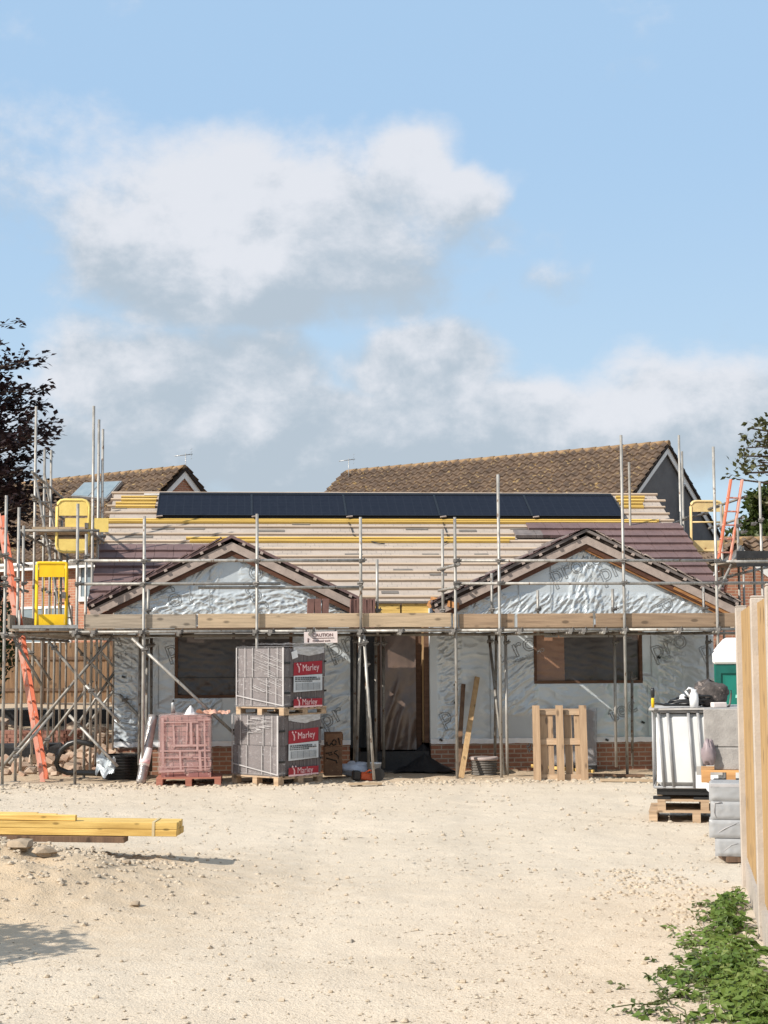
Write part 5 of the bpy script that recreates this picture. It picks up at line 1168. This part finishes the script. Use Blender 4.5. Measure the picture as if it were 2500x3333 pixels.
# four wrapped packs against the fence
q = P(2315, 2800, 15.4)
for i, lab in enumerate(('lowest of four grey plastic wrapped packs stacked by the fence', 'second grey wrapped pack from the bottom, creased diagonally', 'third grey wrapped pack up, with a white rounded fold', 'topmost grey wrapped pack, with a bright white top edge')):
    x0, w_ = q.x+(.11 if i == 0 else .08), .33; h = .170
    e = empty('wrapped_pack', lab, 'wrapped pack', group='grey wrapped packs by the fence', mtx=TZ((x0+w_/2-.03, 15.62, .055+i*(h+.003)), -.20))
    b = MB()
    def wf(a, c, i=i, w_=w_, h=h):
        k = max(0, min(1, min(min(a, 1-a)*9, min(c, 1-c)*6))); n_ = fbm((a*1.4+i*3, c*.9, i), 2.6, 4)
        return (-w_/2-.004+(w_+.008)*a, -.222-.012*k*(1+.0*n_)-.010*abs(n_)*k, h*c)
    b.b2((-w_/2, -.22, 0), (w_/2, .22, h)); b.build('block', 'wrap', e, bevel=.02)
    b = MB(); b.grid(wf, 22, 12); b.build('wrapping', 'wrap', e, smooth=True, recalc=False)
    e.location.x += (.012, -.01, .008, -.004)[i]
    b = MB()
    if i == 3: b.b2((-w_/2+.01, -.238, h-.035), (w_/2, -.222, h-.008))
    elif i == 2: b.tube([(-w_/2+.10, -.238, .165), (-w_/2+.035, -.238, .155), (-w_/2+.03, -.238, .06), (-w_/2+.05, -.230, .02)], .006, 5)
    elif i == 1: b.tube([(-w_/2+.05, -.232, .03), (-w_/2+.14, -.240, .09), (w_/2-.06, -.238, .15)], .004, 5)
    else: b.tube([(-w_/2+.05, -.232, .03), (-w_/2+.15, -.240, .11), (-w_/2+.21, -.240, .125)], .003, 5)
    b.build('film_fold_sheen', 'fold', e)
b = MB(); b.box((.09, 0, .027), (.28, .4, .055)); tag(b.build('timber_bearer', 'old_tim'), 'dark bearer under the lowest wrapped pack', 'bearer').location = (q.x+.2, 15.6, 0)

# fence
fpt = [(3.045, 13.9), (2.605, 11.4), (2.225, 9.35), (1.83, 7.2)]
fe = empty('fence', 'tall timber panel fence with concrete posts along the right edge', 'fence', loc=(fpt[0][0], fpt[0][1], 0))
fd = Vector((fpt[3][0]-fpt[0][0], fpt[3][1]-fpt[0][1], 0)).normalized(); fn_ = Vector((-fd.y, fd.x, 0))
if fn_.x > 0: fn_ = -fn_
for i, (x, y) in enumerate(fpt):
    p = Vector((x-fpt[0][0], y-fpt[0][1], 0)); hgt_ = 2.375
    b = MB(); R = Matrix((fd, -fn_, Vector((0, 0, 1)))).transposed()
    o = p-fn_*.0+Vector((.05, 0, 0))
    b.box(o+Vector((0, 0, hgt_/2-.1)), (.12, .10, hgt_+.2), R); b.prism([o+R@Vector((-.06, -.05, hgt_)), o+R@Vector((.06, -.05, hgt_)), o+R@Vector((.06, .05, hgt_)), o+R@Vector((-.06, .05, hgt_))], (0, 0, .015)); b.build('post', 'concpost', fe, bevel=.01)
    if i < 3:
        q2 = Vector((fpt[i+1][0]-fpt[0][0]+.05, fpt[i+1][1]-fpt[0][1], 0)); a = o+fd*.06; c = q2-fd*.06; L_ = (c-a).length
        b = MB(); n = int(L_/.125)
        for k in range(n):
            cc = a+fd*(L_*(k+.5)/n); hh = 2.30+.012*sin(k*3.1)
            b.box(cc-fn_*.012+Vector((0, 0, hh/2+.14)), (L_/n+.02, .016, hh-.2), R @ Matrix.Rotation(.10, 3, 'Z'))
        b.build('panel', 'fence_y', fe)
        b = MB(); b.box((a+c)/2+Vector((0, 0, .08)), (L_, .05, .24), R); b.build('gravel_board', 'concpost', fe)
# portable toilet
q = P(2333, 2262, 24.4)
pt = empty('portable_toilet', 'green portable toilet with a white domed roof behind the fence end', 'portable toilet', loc=(q.x+.0, 24.55, .0), rz=-.22)
b = MB(); b.b2((0, 0, .1), (1.1, 1.1, 1.80)); b.build('cabin', 'green', pt)
b = MB(); b.b2((.02, -.03, .1), (.10, 0, 1.78)); b.b2((1.0, -.03, .1), (1.08, 0, 1.78)); b.b2((.1, -.03, 1.66), (1.0, 0, 1.78)); b.build('frame', mat('dark_green', (.006, .10, .08), rough=.4), pt)
b = MB(); b.b2((.16, -.025, .2), (.94, -.005, 1.62)); d_ = b.build('door', 'green', pt); b = MB(); b.box((.42, -.05, 1.30), (.22, .03, .05), (0, .12, 0)); b.build('handle', mat('mint_handle', (.25, .6, .52), rough=.4), d_)
b = MB(); b.b2((-.02, -.05, 1.80), (1.12, 1.15, 1.99)); b.prism([(-.02, -.05, 1.99), (1.12, -.05, 1.99), (.95, .1, 2.20), (.16, .1, 2.20)], (0, 1.0, 0)); b.build('roof', 'white', pt, bevel=.03)
# off-frame laurel whose shadow reaches the lower left corner comes with the plants

# ------------------------------------------------------------------ timber on the mound
T1 = Vector((DP(386, 1806, 14.9).x, 14.9, 0)); zb = DP(386, 1806, 14.9).z
tm = empty('timber_bundle', 'strapped bundle of long yellow timbers resting on the gravel mound', 'timber bundle', mtx=Matrix.Translation((T1.x, T1.y, zb)) @ Matrix.Rotation(radians(180-1.2), 4, 'Z') @ Matrix.Rotation(radians(-.9), 4, 'Y'))
r = random.Random(6)
for row in range(2):
    for k in range(5):
        b = MB(); s = r.uniform(0, .015); b.box((2.4+s, -.02-.075*k-.0375+.075, .0+row*.064+.031), (4.8, .073, .061)); b.build('plank', 'yellow_tim', tm, bevel=.003)
for k in range(3):
    b = MB(); b.bar((.95+.2*k, .0-.09*k, .155), (4.9, .0-.09*k, .165), .072, .05); b.build('plank', 'yellow_tim', tm, bevel=.003)
b = MB(); b.bar((.48, .02, -.03), (2.6, .0, -.03), .2, .05); b.build('bearer', 'old_tim', tm)
b = MB(); b.b2((.215, .056, -.002), (.24, .059, .129)); b.b2((.215, -.34, .128), (.24, .058, .131)); b.build('strap', mat('cream_strap', (.62, .5, .3), rough=.6), tm)
for i, (x, y, s, lab) in enumerate(((45, 1878, .13, 'large grey stone lying on the left side of the gravel mound'), (98, 1880, .11, 'squat pale stone next to the large grey stone on the mound'), (272, 1865, .05, 'small upright stone on the slope of the mound'), (292, 1972, .05, 'small angular stone alone at the foot of the mound'))):
    p = DG(x, y, .2 if y < 1900 else .02); b = MB(); b.rock((0, 0, s*.3), s, 20+i, .5); tag(b.build('stone', 'sandstone', smooth=False), lab, 'stone').location = (p.x, p.y, gz(p.x, p.y))
# ------------------------------------------------------------------ neighbouring houses
def tiled_slope(mb, x0, x1, ridge, eave, gauge=.31, tw=.30, amp=.075, nseg=6):
    """profiled tile courses on the slope from ridge (y,z) to eave (y,z), x along the ridge"""
    ry, rz_ = ridge; ey, ez = eave; L_ = sqrt((ey-ry)**2+(ez-rz_)**2); nc_ = int(L_/gauge); nx_ = int((x1-x0)/tw*nseg)
    dy, dz = (ey-ry)/L_, (ez-rz_)/L_; ny, nz = (-dz, dy) if dy > 0 else (dz, -dy)
    if nz < 0: ny, nz = -ny, -nz
    for c in range(nc_):
        s0, s1 = c*gauge, (c+1)*gauge+.015
        vs = []
        for (s, lift) in ((s0, .0), (s1, .035), (s1, -.01)):
            for i in range(nx_+1):
                x = x0+(x1-x0)*i/nx_; ph = 2*pi*(i % nseg)/nseg
                h = amp*max(0, .5+.6*cos(ph))+lift*1.6+.012*noise.noise((i//nseg*1.7, c*2.3, 1)) if lift >= 0 else lift
                vs.append((x+.01*noise.noise((c*1.3, i//nseg, 5)), ry+dy*s+ny*h, rz_+dz*s+nz*h))
        w_ = nx_+1
        mb.add(vs, [(r_*w_+i, r_*w_+i+1, (r_+1)*w_+i+1, (r_+1)*w_+i) for r_ in range(2) for i in range(nx_)])
def house(label, org, rz, Ln, rz_h, hs, pitch, wallm, gable_m, ridge_m='ridge_old', verge=.12, name='house'):
    h = empty(name, label, 'house', loc=org, rz=rz)
    ez = rz_h-hs*tan(pitch); oh = .35
    b = MB(); b.b2((-Ln, -hs, 0), (-.02, hs, ez)); b.build('wall', wallm, h)
    b = MB(); b.prism([(0, -hs, 0), (0, hs, 0), (0, hs, ez), (0, 0, rz_h-.05), (0, -hs, ez)], (-.15, 0, 0)); b.build('gable_wall', gable_m, h)
    b = MB(); b.prism([(0-Ln-.15, -hs, 0), (-Ln-.15, hs, 0), (-Ln-.15, hs, ez), (-Ln-.15, 0, rz_h-.05), (-Ln-.15, -hs, ez)], (.13, 0, 0)); b.build('gable_wall', gable_m, h)
    e_ = (hs+oh, rz_h-(hs+oh)*tan(pitch))
    b = MB()
    for sd in (-1, 1): b.prism([(-Ln-.2, 0, rz_h-.06), (verge, 0, rz_h-.06), (verge, sd*e_[0], e_[1]-.06), (-Ln-.2, sd*e_[0], e_[1]-.06)], (0, 0, .05))
    rf_ = b.build('roof', 'tile_old', h)
    b = MB(); tiled_slope(b, -Ln-.2, verge, (0, rz_h), (-e_[0], e_[1])); tiled_slope(b, -Ln-.2, verge, (0, rz_h), (e_[0], e_[1])); b.build('tile_courses', 'tile_old', rf_, smooth=False, recalc=False)
    b = MB(); x = -Ln-.2
    while x < verge-.1: b.tube([(x, 0, rz_h-.0), (min(verge+.02, x+.44), 0, rz_h+.012)], [.085, .092], 8); x += .45
    b.build('ridge_tiles', ridge_m, rf_, smooth=True)
    for sd in (-1, 1):
        b = MB(); b.prism([(verge-.07, 0, rz_h-.07), (verge-.07, sd*e_[0], e_[1]-.07), (verge-.07, sd*e_[0], e_[1]-.27), (verge-.07, 0, rz_h-.30)], (.03, 0, 0)); b.build('barge_board', 'upvc', h)
        b = MB(); b.prism([(verge-.01, 0, rz_h+.02), (verge-.01, sd*e_[0], e_[1]+.02), (verge-.01, sd*e_[0], e_[1]-.07), (verge-.01, 0, rz_h-.07)], (.03, 0, 0)); b.build('verge_edge', 'verge_dark', h)
        b = MB(); b.b2((-Ln-.2, sd*e_[0]-.02, e_[1]-.24), (verge-.1, sd*e_[0]+.02, e_[1]-.05)); b.build('fascia', 'upvc', h)
        b = MB(); b.tube([(-Ln-.2, sd*(e_[0]+.07), e_[1]-.07), (verge-.1, sd*(e_[0]+.07), e_[1]-.07)], .055, 8); b.build('gutter', 'upvc', h)
    return h
def onplane(h, px, py, p0, n):                       # photo pixel onto a plane of a house, in its own frame
    inv = h.matrix_basis.inverted(); o = inv @ Vector((0, 0, HC)); d = inv.to_3x3() @ ray(px, py)
    return o+d*((Vector(p0)-o).dot(Vector(n))/d.dot(Vector(n)))
def hwindow(par, c, W, Hh, axis_, frames=2):
    """window on a wall facing -y (axis 0) or +x (axis 1)"""
    fr = MB(); gl_ = MB(); T = (lambda a, d, z: (c[0]+a, c[1]-d, c[2]+z)) if axis_ == 0 else (lambda a, d, z: (c[0]+d, c[1]+a, c[2]+z))
    for a0, a1, z0, z1 in ((-W/2, W/2, -Hh/2, -Hh/2+.07), (-W/2, W/2, Hh/2-.07, Hh/2), (-W/2, -W/2+.07, -Hh/2+.07, Hh/2-.07), (W/2-.07, W/2, -Hh/2+.07, Hh/2-.07), (-.035, .035, -Hh/2+.07, Hh/2-.07)):
        fr.b2(T(a0, .0, z0), T(a1, .06, z1))
    f = fr.build('window', 'upvc', par); gl_.b2(T(-W/2+.03, .0, -Hh/2+.03), T(W/2-.03, .03, Hh/2-.03)); gl_.build('pane', 'glass_b', f)
    s = MB(); s.b2(T(-W/2-.05, .0, -Hh/2-.06), T(W/2+.05, .10, -Hh/2)); s.build('sill', 'upvc', f); return f
hl = house('brick house at left behind the scaffold with a glazed panel on its tiled roof', (-5.95, 47, 0), radians(-36.5), 15, 7.48, 3.0, radians(40), 'brick_old', 'brick_old')
bpy.context.view_layer.update()
hn = Vector((0, -sin(radians(40)), cos(radians(40))))
c4 = [onplane(hl, x, y, (0, 0, 7.6), hn) for x, y in ((236, 1622), (279, 1579), (402, 1574), (352, 1632))]
lo_ = c4[0].lerp(c4[3], .5); 
b = MB(); b.prism([c4[0], c4[3], c4[2], c4[1]], hn*.10); sk = b.build('roof_glazing', 'alu', hl)
b = MB(); q_ = [sum((k for k in c4), Vector())/4]; cc = q_[0]
for i0, i1 in ((0, .47), (.53, 1)):
    A = lambda s, w_: c4[0].lerp(c4[3], s).lerp(c4[1].lerp(c4[2], s), w_)
    b.prism([A(.03+i0*.94, .05), A(.03+i1*.94, .05), A(.03+i1*.94, .95), A(.03+i0*.94, .95)], hn*.115)
b.build('pane', 'glass_b', sk)
p = onplane(hl, 310, 1880, (0, -3.0, 0), (0, -1, 0)); hwindow(hl, (p.x, -3.0, p.z), 1.2, 1.2, 0)
p = onplane(hl, 150, 1990, (0, -3.0, 0), (0, -1, 0)); hwindow(hl, (p.x, -3.0, p.z-.4), 2.2, 1.1, 0)
p = onplane(hl, 40, 2010, (0, -3.0, 0), (0, -1, 0)); hwindow(hl, (p.x-1.5, -3.0, p.z-.3), 1.6, 1.2, 0)
hr = house('long house behind the bungalow, brown tiled roof and grey rendered gable on the right', (8.2, 46.2, 0), radians(-36.2), 11.5, 8.02, 3.3, radians(36), 'render', 'render')
b = MB(); p = onplane(hr, 2207, 1560, (.0, 0, 0), (1, 0, 0)); b.tube([(.10, p.y, 2.0), (.10, p.y, 6.6), (.25, p.y-.15, 6.9)], .05, 8); b.build('downpipe', 'upvc', hr)
hb = house('low red brick house with a white bargeboard gable on the far right', (9.0, 40.5, 0), radians(-84), 9, 4.72, 2.9, radians(38), 'brick_old', 'brick_old', verge=.1)
h2 = house('low brown tiled roof running behind the red brick gable at far right', (19, 45.5, 0), radians(1), 9.2, 5.15, 3.2, radians(28), 'brick_old', 'brick_old')
def aerial(label, x, y0, y1, Y, rz):
    a, c = P(x, y1, Y), P(x, y0, Y)
    e = empty('tv_aerial', label, 'aerial', loc=a, rz=rz, group='rooftop television aerials'); e.scale = (.6, .6, 1); h = c.z-a.z
    b = MB(); b.tube([(0, 0, -.4), (0, 0, h)], .022, 6); b.build('mast', 'alu', e)
    b = MB(); b.tube([(-.55, 0, h-.10), (.35, 0, h-.02)], .014, 6); b.build('boom', 'alu', e)
    b = MB()
    for i in range(7): x_ = -.5+.12*i; b.tube([(x_, -.14, h-.095+.088*(x_+.5)*.9), (x_, .14, h-.095+.088*(x_+.5)*.9)], .008, 5)
    for z in (-.14, -.05, .06, .15): b.tube([(.28, -.2, h-.02+z), (.30, .2, h-.02+z)], .008, 5)
    b.build('element', 'alu', e)
aerial('thin television aerial on the ridge of the left brick house', 604, 1475, 1525, 47.4, .3)
aerial('wide television aerial at the left end of the long tiled roof', 1135, 1492, 1545, 52.6, .15)
# back fence and rubble on the left
bf = empty('fence', 'far panelled wooden fence seen through the left scaffold legs', 'fence', loc=(-11.5, 41.5, .72))
for i in range(6):
    b = MB(); x = 1.85*i-1
    for k in range(14): b.box((x+.13*k+.065, .0, .82), (.125, .02, 1.55), (0, 0, .12))
    b.build('panel', 'fence_o', bf)
    b = MB(); b.box((x-.06, 0, .85), (.10, .1, 1.75)); b.build('post', 'old_tim', bf)
    b = MB(); b.b2((x, -.05, .35), (x+1.75, -.02, .42)); b.b2((x, -.05, 1.15), (x+1.75, -.02, 1.22)); b.build('rail', 'old_tim', bf)
b = MB(); b.b2((-13.5, 35.2, -.1), (-5.4, 35.5, .80)); tag(b.build('retaining_wall', 'blackmat'), 'dark low retaining wall beneath the far fence', 'wall')
r = random.Random(8); b = MB()
for i in range(420):
    x, y = r.uniform(-8.6, -4.9), r.uniform(26.5, 34.5); s = r.choice((.04, .06, .10, .15))
    if r.random() < .5: b.box((x, y, gz(x, y)+s*.5), (s*2, s*1.2, s), (r.uniform(-.5, .5), r.uniform(-.5, .5), r.uniform(0, 3)))
    else: b.rock((x, y, gz(x, y)+s*.3), s, i)
tag(b.build('rubble', 'rubble', smooth=False), 'broken bricks and stones strewn under the left scaffold', 'rubble', kind='stuff')
b = MB()
for i in range(7):
    for z in range(6): b.box((-7.9+.235*i+.05*(z % 2), 33.4, .04+.075*z+gz(-7, 33)*.5), (.22, .45, .07), (0, 0, r.uniform(-.06, .06)))
tag(b.build('brick_pile', mat('loose_brick', (.35, .17, .13), (.24, .12, .09), rough=.9, scale=5)), 'loose stack of red bricks on the ground behind the left scaffold legs', 'brick pile')
b = MB(); b.box((-6.9, 30.8, .16), (1.5, .7, .30), (0, 0, .2)); tag(b.build('covered_heap', 'blackmat', bevel=.06), 'low heap under black sheeting behind the left scaffold legs', 'heap')

# ------------------------------------------------------------------ plants
def leaf(mb, p, n, up, s, asp=.6, fold=.15):
    n = n.normalized(); a = n.cross(up)
    if a.length < .05: a = Vector((1, 0, 0))
    a.normalize(); t_ = a.cross(n)
    p = Vector(p); w_ = s*asp*.5
    mb.add([p, p+t_*s*.45+a*w_+n*fold*s*.4, p+t_*s, p+t_*s*.45-a*w_+n*fold*s*.4], [(0, 1, 2), (0, 2, 3)])
def rv(r): return Vector((r.gauss(0, 1), r.gauss(0, 1), r.gauss(0, 1))).normalized()
def spray(wb, lb, p0, p1, r, nleaf, ls, droop=.0, spread=.35, twr=.03, flat=.35):
    """one branch from p0 to p1 with side twigs carrying leaves in a flattish spray"""
    p0, p1 = Vector(p0), Vector(p1); L_ = (p1-p0).length; pts = []
    for i in range(6):
        t_ = i/5; q = p0.lerp(p1, t_)+Vector((0, 0, .12*L_*sin(pi*t_)-droop*t_*t_)); q += rv(r)*.03*L_*(0 < i < 5); pts.append(q)
    wb.tube(pts, [twr*(1-.85*i/5) for i in range(6)], 5, caps=False)
    d = (p1-p0).normalized()
    for k in range(max(4, int(nleaf/11))):
        t_ = r.random()**.65; i = min(4, int(t_*5)); q = pts[i].lerp(pts[i+1], t_*5-i)
        s = d.cross(Vector((0, 0, 1))).normalized()*r.choice((-1, 1)); tw = (d*r.uniform(.2, 1)+s*r.uniform(.2, 1)+Vector((0, 0, r.uniform(-.3, .35)))).normalized()
        tl = spread*L_*(1.1-t_*.75)*r.uniform(.3, 1)
        wb.tube([q, q+tw*tl], [.006, .002], 3, caps=False)
        for j in range(11):
            a = r.uniform(.15, 1.02); lp = q+tw*tl*a+rv(r)*ls*.6; n_ = (Vector((0, 0, 1))+rv(r)*flat*1.6)
            leaf(lb, lp, n_, (tw+rv(r)*.6), ls*r.uniform(.7, 1.25), .62)
def tree(name, label, cat, base, h, trunk_r, tips, r, nleaf, ls, lm, droop=0.0, flat=.35, group=None, spread=.35, low=.5):
    e = empty(name, label, cat, loc=base, group=group); base = Vector(base)
    wb, lb = MB(), MB()
    tp_ = [Vector((.10*sin(i*1.3), .1*cos(i*1.7), h*i/7)) for i in range(8)]
    wb.tube(tp_, [trunk_r*(1-.88*i/7)+.01 for i in range(8)], 10)
    for (tip, n_) in tips:
        tip = Vector(tip)-base; L_ = sqrt(tip.x**2+tip.y**2)
        z0 = max(h*.12, min(h*.97, tip.z-L_*low)); i = min(6, int(z0/h*7)); s = tp_[i].lerp(tp_[i+1], z0/h*7-i)
        spray(wb, lb, s, tip, r, n_, ls, droop, spread, max(.012, .02*L_), flat)
    wb.build('trunk', 'bark', e, smooth=True, recalc=False); lb.build('crown', lm, e, smooth=False, recalc=False)
    return e
r = random.Random(21); tips = []
for x, y, n_ in ((4, 702, 60), (20, 740, 90), (60, 790, 150), (88, 772, 70), (45, 845, 260), (95, 842, 170), (75, 880, 300), (45, 905, 350), (122, 930, 230), (100, 945, 200), (60, 945, 380), (30, 960, 320), (72, 990, 170), (50, 1015, 260), (66, 1030, 160), (60, 1062, 260), (95, 1075, 220), (40, 1095, 320), (72, 1118, 220), (25, 1140, 260), (50, 1160, 160), (14, 1185, 160), (10, 790, 220), (5, 860, 300), (5, 1000, 350), (5, 1060, 350), (5, 1110, 300)):
    tips.append((P(x*K, y*K, 32+r.uniform(-1.4, 1.2)), n_))
bb = Vector((-10.2, 33, .6))
for i in range(60):
    a = r.uniform(0, 2*pi); z = r.uniform(2.5, 7.3); q = 2.9*sin(pi*min(1, (z-.6)/8.4))**.6
    tips.append((bb+Vector((q*cos(a), q*sin(a), z)), 200))
tree('beech_tree', 'dark purple copper beech reaching in from the left edge over the roofs', 'tree', bb, 8.2, .26, tips, r, 200, .145, 'beech', flat=.45)
tips = []
for x, y, n_ in ((1622, 902, 260), (1640, 893, 300), (1655, 905, 400), (1630, 930, 380), (1612, 945, 260), (1650, 945, 420), (1600, 962, 170), (1640, 975, 300), (1590, 1012, 150), (1604, 998, 160), (1620, 985, 180), (1657, 985, 300), (1655, 1003, 170), (1660, 1070, 160)):
    tips.append((P(x*K, y*K, 37+r.uniform(-1, 1)), int(n_*.42)))
bo = Vector((13.2, 38, 0))
for i in range(40):
    a = r.uniform(0, 2*pi); z = r.uniform(4, 10); q = 3.0*sin(pi*min(1, (z-2.5)/9))**.6
    tips.append((bo+Vector((q*cos(a), q*sin(a), z)), 260))
tree('oak_tree', 'tree with drooping leafy branches entering the frame at upper right', 'tree', bo, 9.5, .25, tips, r, 260, .15, 'oak', droop=.25, flat=.7)
tips = []
for x, y, n_ in ((1648, 1062, 260), (1632, 1078, 300), (1655, 1085, 300), (1620, 1100, 300), (1640, 1110, 400), (1610, 1125, 300), (1628, 1135, 420), (1655, 1130, 420), (1603, 1150, 260), (1590, 1165, 240), (1618, 1158, 420), (1640, 1155, 420), (1575, 1172, 120), (1600, 1172, 300), (1630, 1172, 300), (1655, 1172, 300)):
    tips.append((P(x*K, y*K, 52+r.uniform(-1, 1)), int(n_*.8)))
bc_ = Vector((15.8, 53, 0))
for i in range(40):
    a = r.uniform(0, 2*pi); z = r.uniform(2, 7.2); q = 2.8*(1-z/9)
    tips.append((bc_+Vector((q*cos(a), q*sin(a), z)), 260))
tree('evergreen_tree', 'olive green evergreen behind the low brown roof at the right edge', 'tree', bc_, 7.0, .2, tips, r, 300, .24, 'conifer', flat=1.2, low=.2)
def bush(name, label, cat, base, rx, ry, h, n, ls, lm, seed):
    r = random.Random(seed); e = empty(name, label, cat, loc=base); wb, lb = MB(), MB()
    for i in range(9):
        a = r.uniform(0, 6.28); wb.tube([(.1*cos(a), .1*sin(a), 0), (rx*.5*cos(a), ry*.5*sin(a), h*.55), (rx*.7*cos(a+.3), ry*.7*sin(a+.3), h*.9)], [.03, .018, .006], 5, caps=False)
    for i in range(n):
        d = rv(r); k = r.random()**.4*(1+.22*noise.noise((d.x*2.5, d.y*2.5, d.z*2.5+seed)))
        p = Vector((d.x*rx*k, d.y*ry*k, h*.52+d.z*h*.5*k)); leaf(lb, p, d+rv(r)*.8, rv(r), ls*r.uniform(.7, 1.3), .5)
    wb.build('stem', 'bark', e, smooth=True, recalc=False); lb.build('foliage', lm, e, smooth=False, recalc=False); return e
p = DP(-8, 1340, 36); bush('hedge_bush', 'dark green bush at the left edge beside the scaffold', 'bush', (p.x-.5, 36, .5), .95, .9, 3.6, 5200, .13, 'hedge', 3)
bush('laurel_bush', 'clipped laurel bush just outside the frame whose shadow falls on the gravel', 'bush', (-5.05, 9.85, 0), 1.1, .95, 2.1, 7000, .12, 'hedge', 5)
# weeds at the fence foot
wd_ = MB(); wdk = MB(); r = random.Random(12)
BL = ((1606, 1905, 7, 45, .9), (1590, 1972, 36, 26, 1.0), (1570, 1955, 25, 14, .6), (1608, 1900, 8, 40, .5), (1605, 2085, 62, 45, 1.25), (1648, 2135, 45, 45, 1.2), (1510, 2135, 70, 26, .55), (1640, 2195, 60, 25, 1.0), (1455, 2078, 55, 22, .2), (1415, 2160, 50, 22, .22), (1520, 2005, 55, 22, .32), (1485, 2200, 50, 22, .45), (1550, 2040, 60, 28, .5))
cnt = 0; tries = 0; WT = [k**.7*sx*sy for cx, cy, sx, sy, k in BL]
while cnt < 390 and tries < 60000:
    tries += 1
    cx, cy, sx, sy, kk = r.choices(BL, WT)[0]
    x, y = r.gauss(cx, sx*.85), r.gauss(cy, sy*.9)
    if tries % 6 == 0: x, y = r.gauss(1655, 40), r.uniform(2200, 2290)
    dn = sum(k*math.exp(-.5*((x-cx)/sx)**2-.5*((y-cy)/sy)**2) for cx, cy, sx, sy, k in BL)
    pz_ = noise.noise((x*.022, y*.05, 2))+.5*noise.noise((x*.08, y*.15, 5))
    if pz_ < (.02 if dn < .8 else -.22): continue
    p = DG(x, y)
    if p.x > 3.045-.178*(13.9-p.y)-.08: continue
    cnt += 1; hh = min(.17, .03+.11*dn)*r.uniform(.3, 1); dk = r.random() > min(1, dn*1.15)
    mb = wdk if dk else wd_
    base = p+Vector((0, 0, gz(p.x, p.y))); tipd = Vector((r.gauss(0, .5), r.gauss(0, .5), 1)).normalized()
    mb.tube([base, base+tipd*hh], .0028, 3, caps=False)
    for k in range(r.randint(4, 9)):
        f_ = r.uniform(.25, 1.05); a = r.uniform(0, 6.28); out = Vector((cos(a), sin(a), r.uniform(-.15, .5)))
        q = base+tipd*hh*f_+out*.012
        leaf(mb, q, Vector((0, -.2, 1))+out*.35+rv(r)*.35, out, r.uniform(.05, .105)*(.62 if dk else 1)*(1.15-.4*f_), .66, .3)
for (x0, y0, x1, y1) in ((1600, 1990, 1468, 2062), (1560, 2120, 1335, 2194), (1560, 2100, 1450, 2050), (1480, 2212, 1410, 2120), (1530, 2030, 1500, 1990), (1540, 2095, 1395, 2185), (1590, 2010, 1490, 1975)):
    a, c = DG(x0, y0, .05), DG(x1, y1, .015); pts = [a.lerp(c, i/7)+Vector((r.uniform(-.03, .03), r.uniform(-.05, .05), .03*sin(i*1.2)+.01)) for i in range(8)]
    wdk.tube(pts, .0035, 4, caps=False)
    for i in range(16):
        q = pts[r.randrange(8)]; leaf(wdk, q, Vector((0, -.3, 1))+rv(r)*.5, rv(r), r.uniform(.03, .055), .6, .3)
tag(wd_.build('weeds', 'weed', smooth=False, recalc=False), 'bright green weeds growing at the foot of the right fence', 'weeds', kind='stuff')
tag(wdk.build('weeds', 'weed_d', smooth=False, recalc=False), 'dull olive runners creeping over the gravel at lower right', 'weeds', kind='stuff')
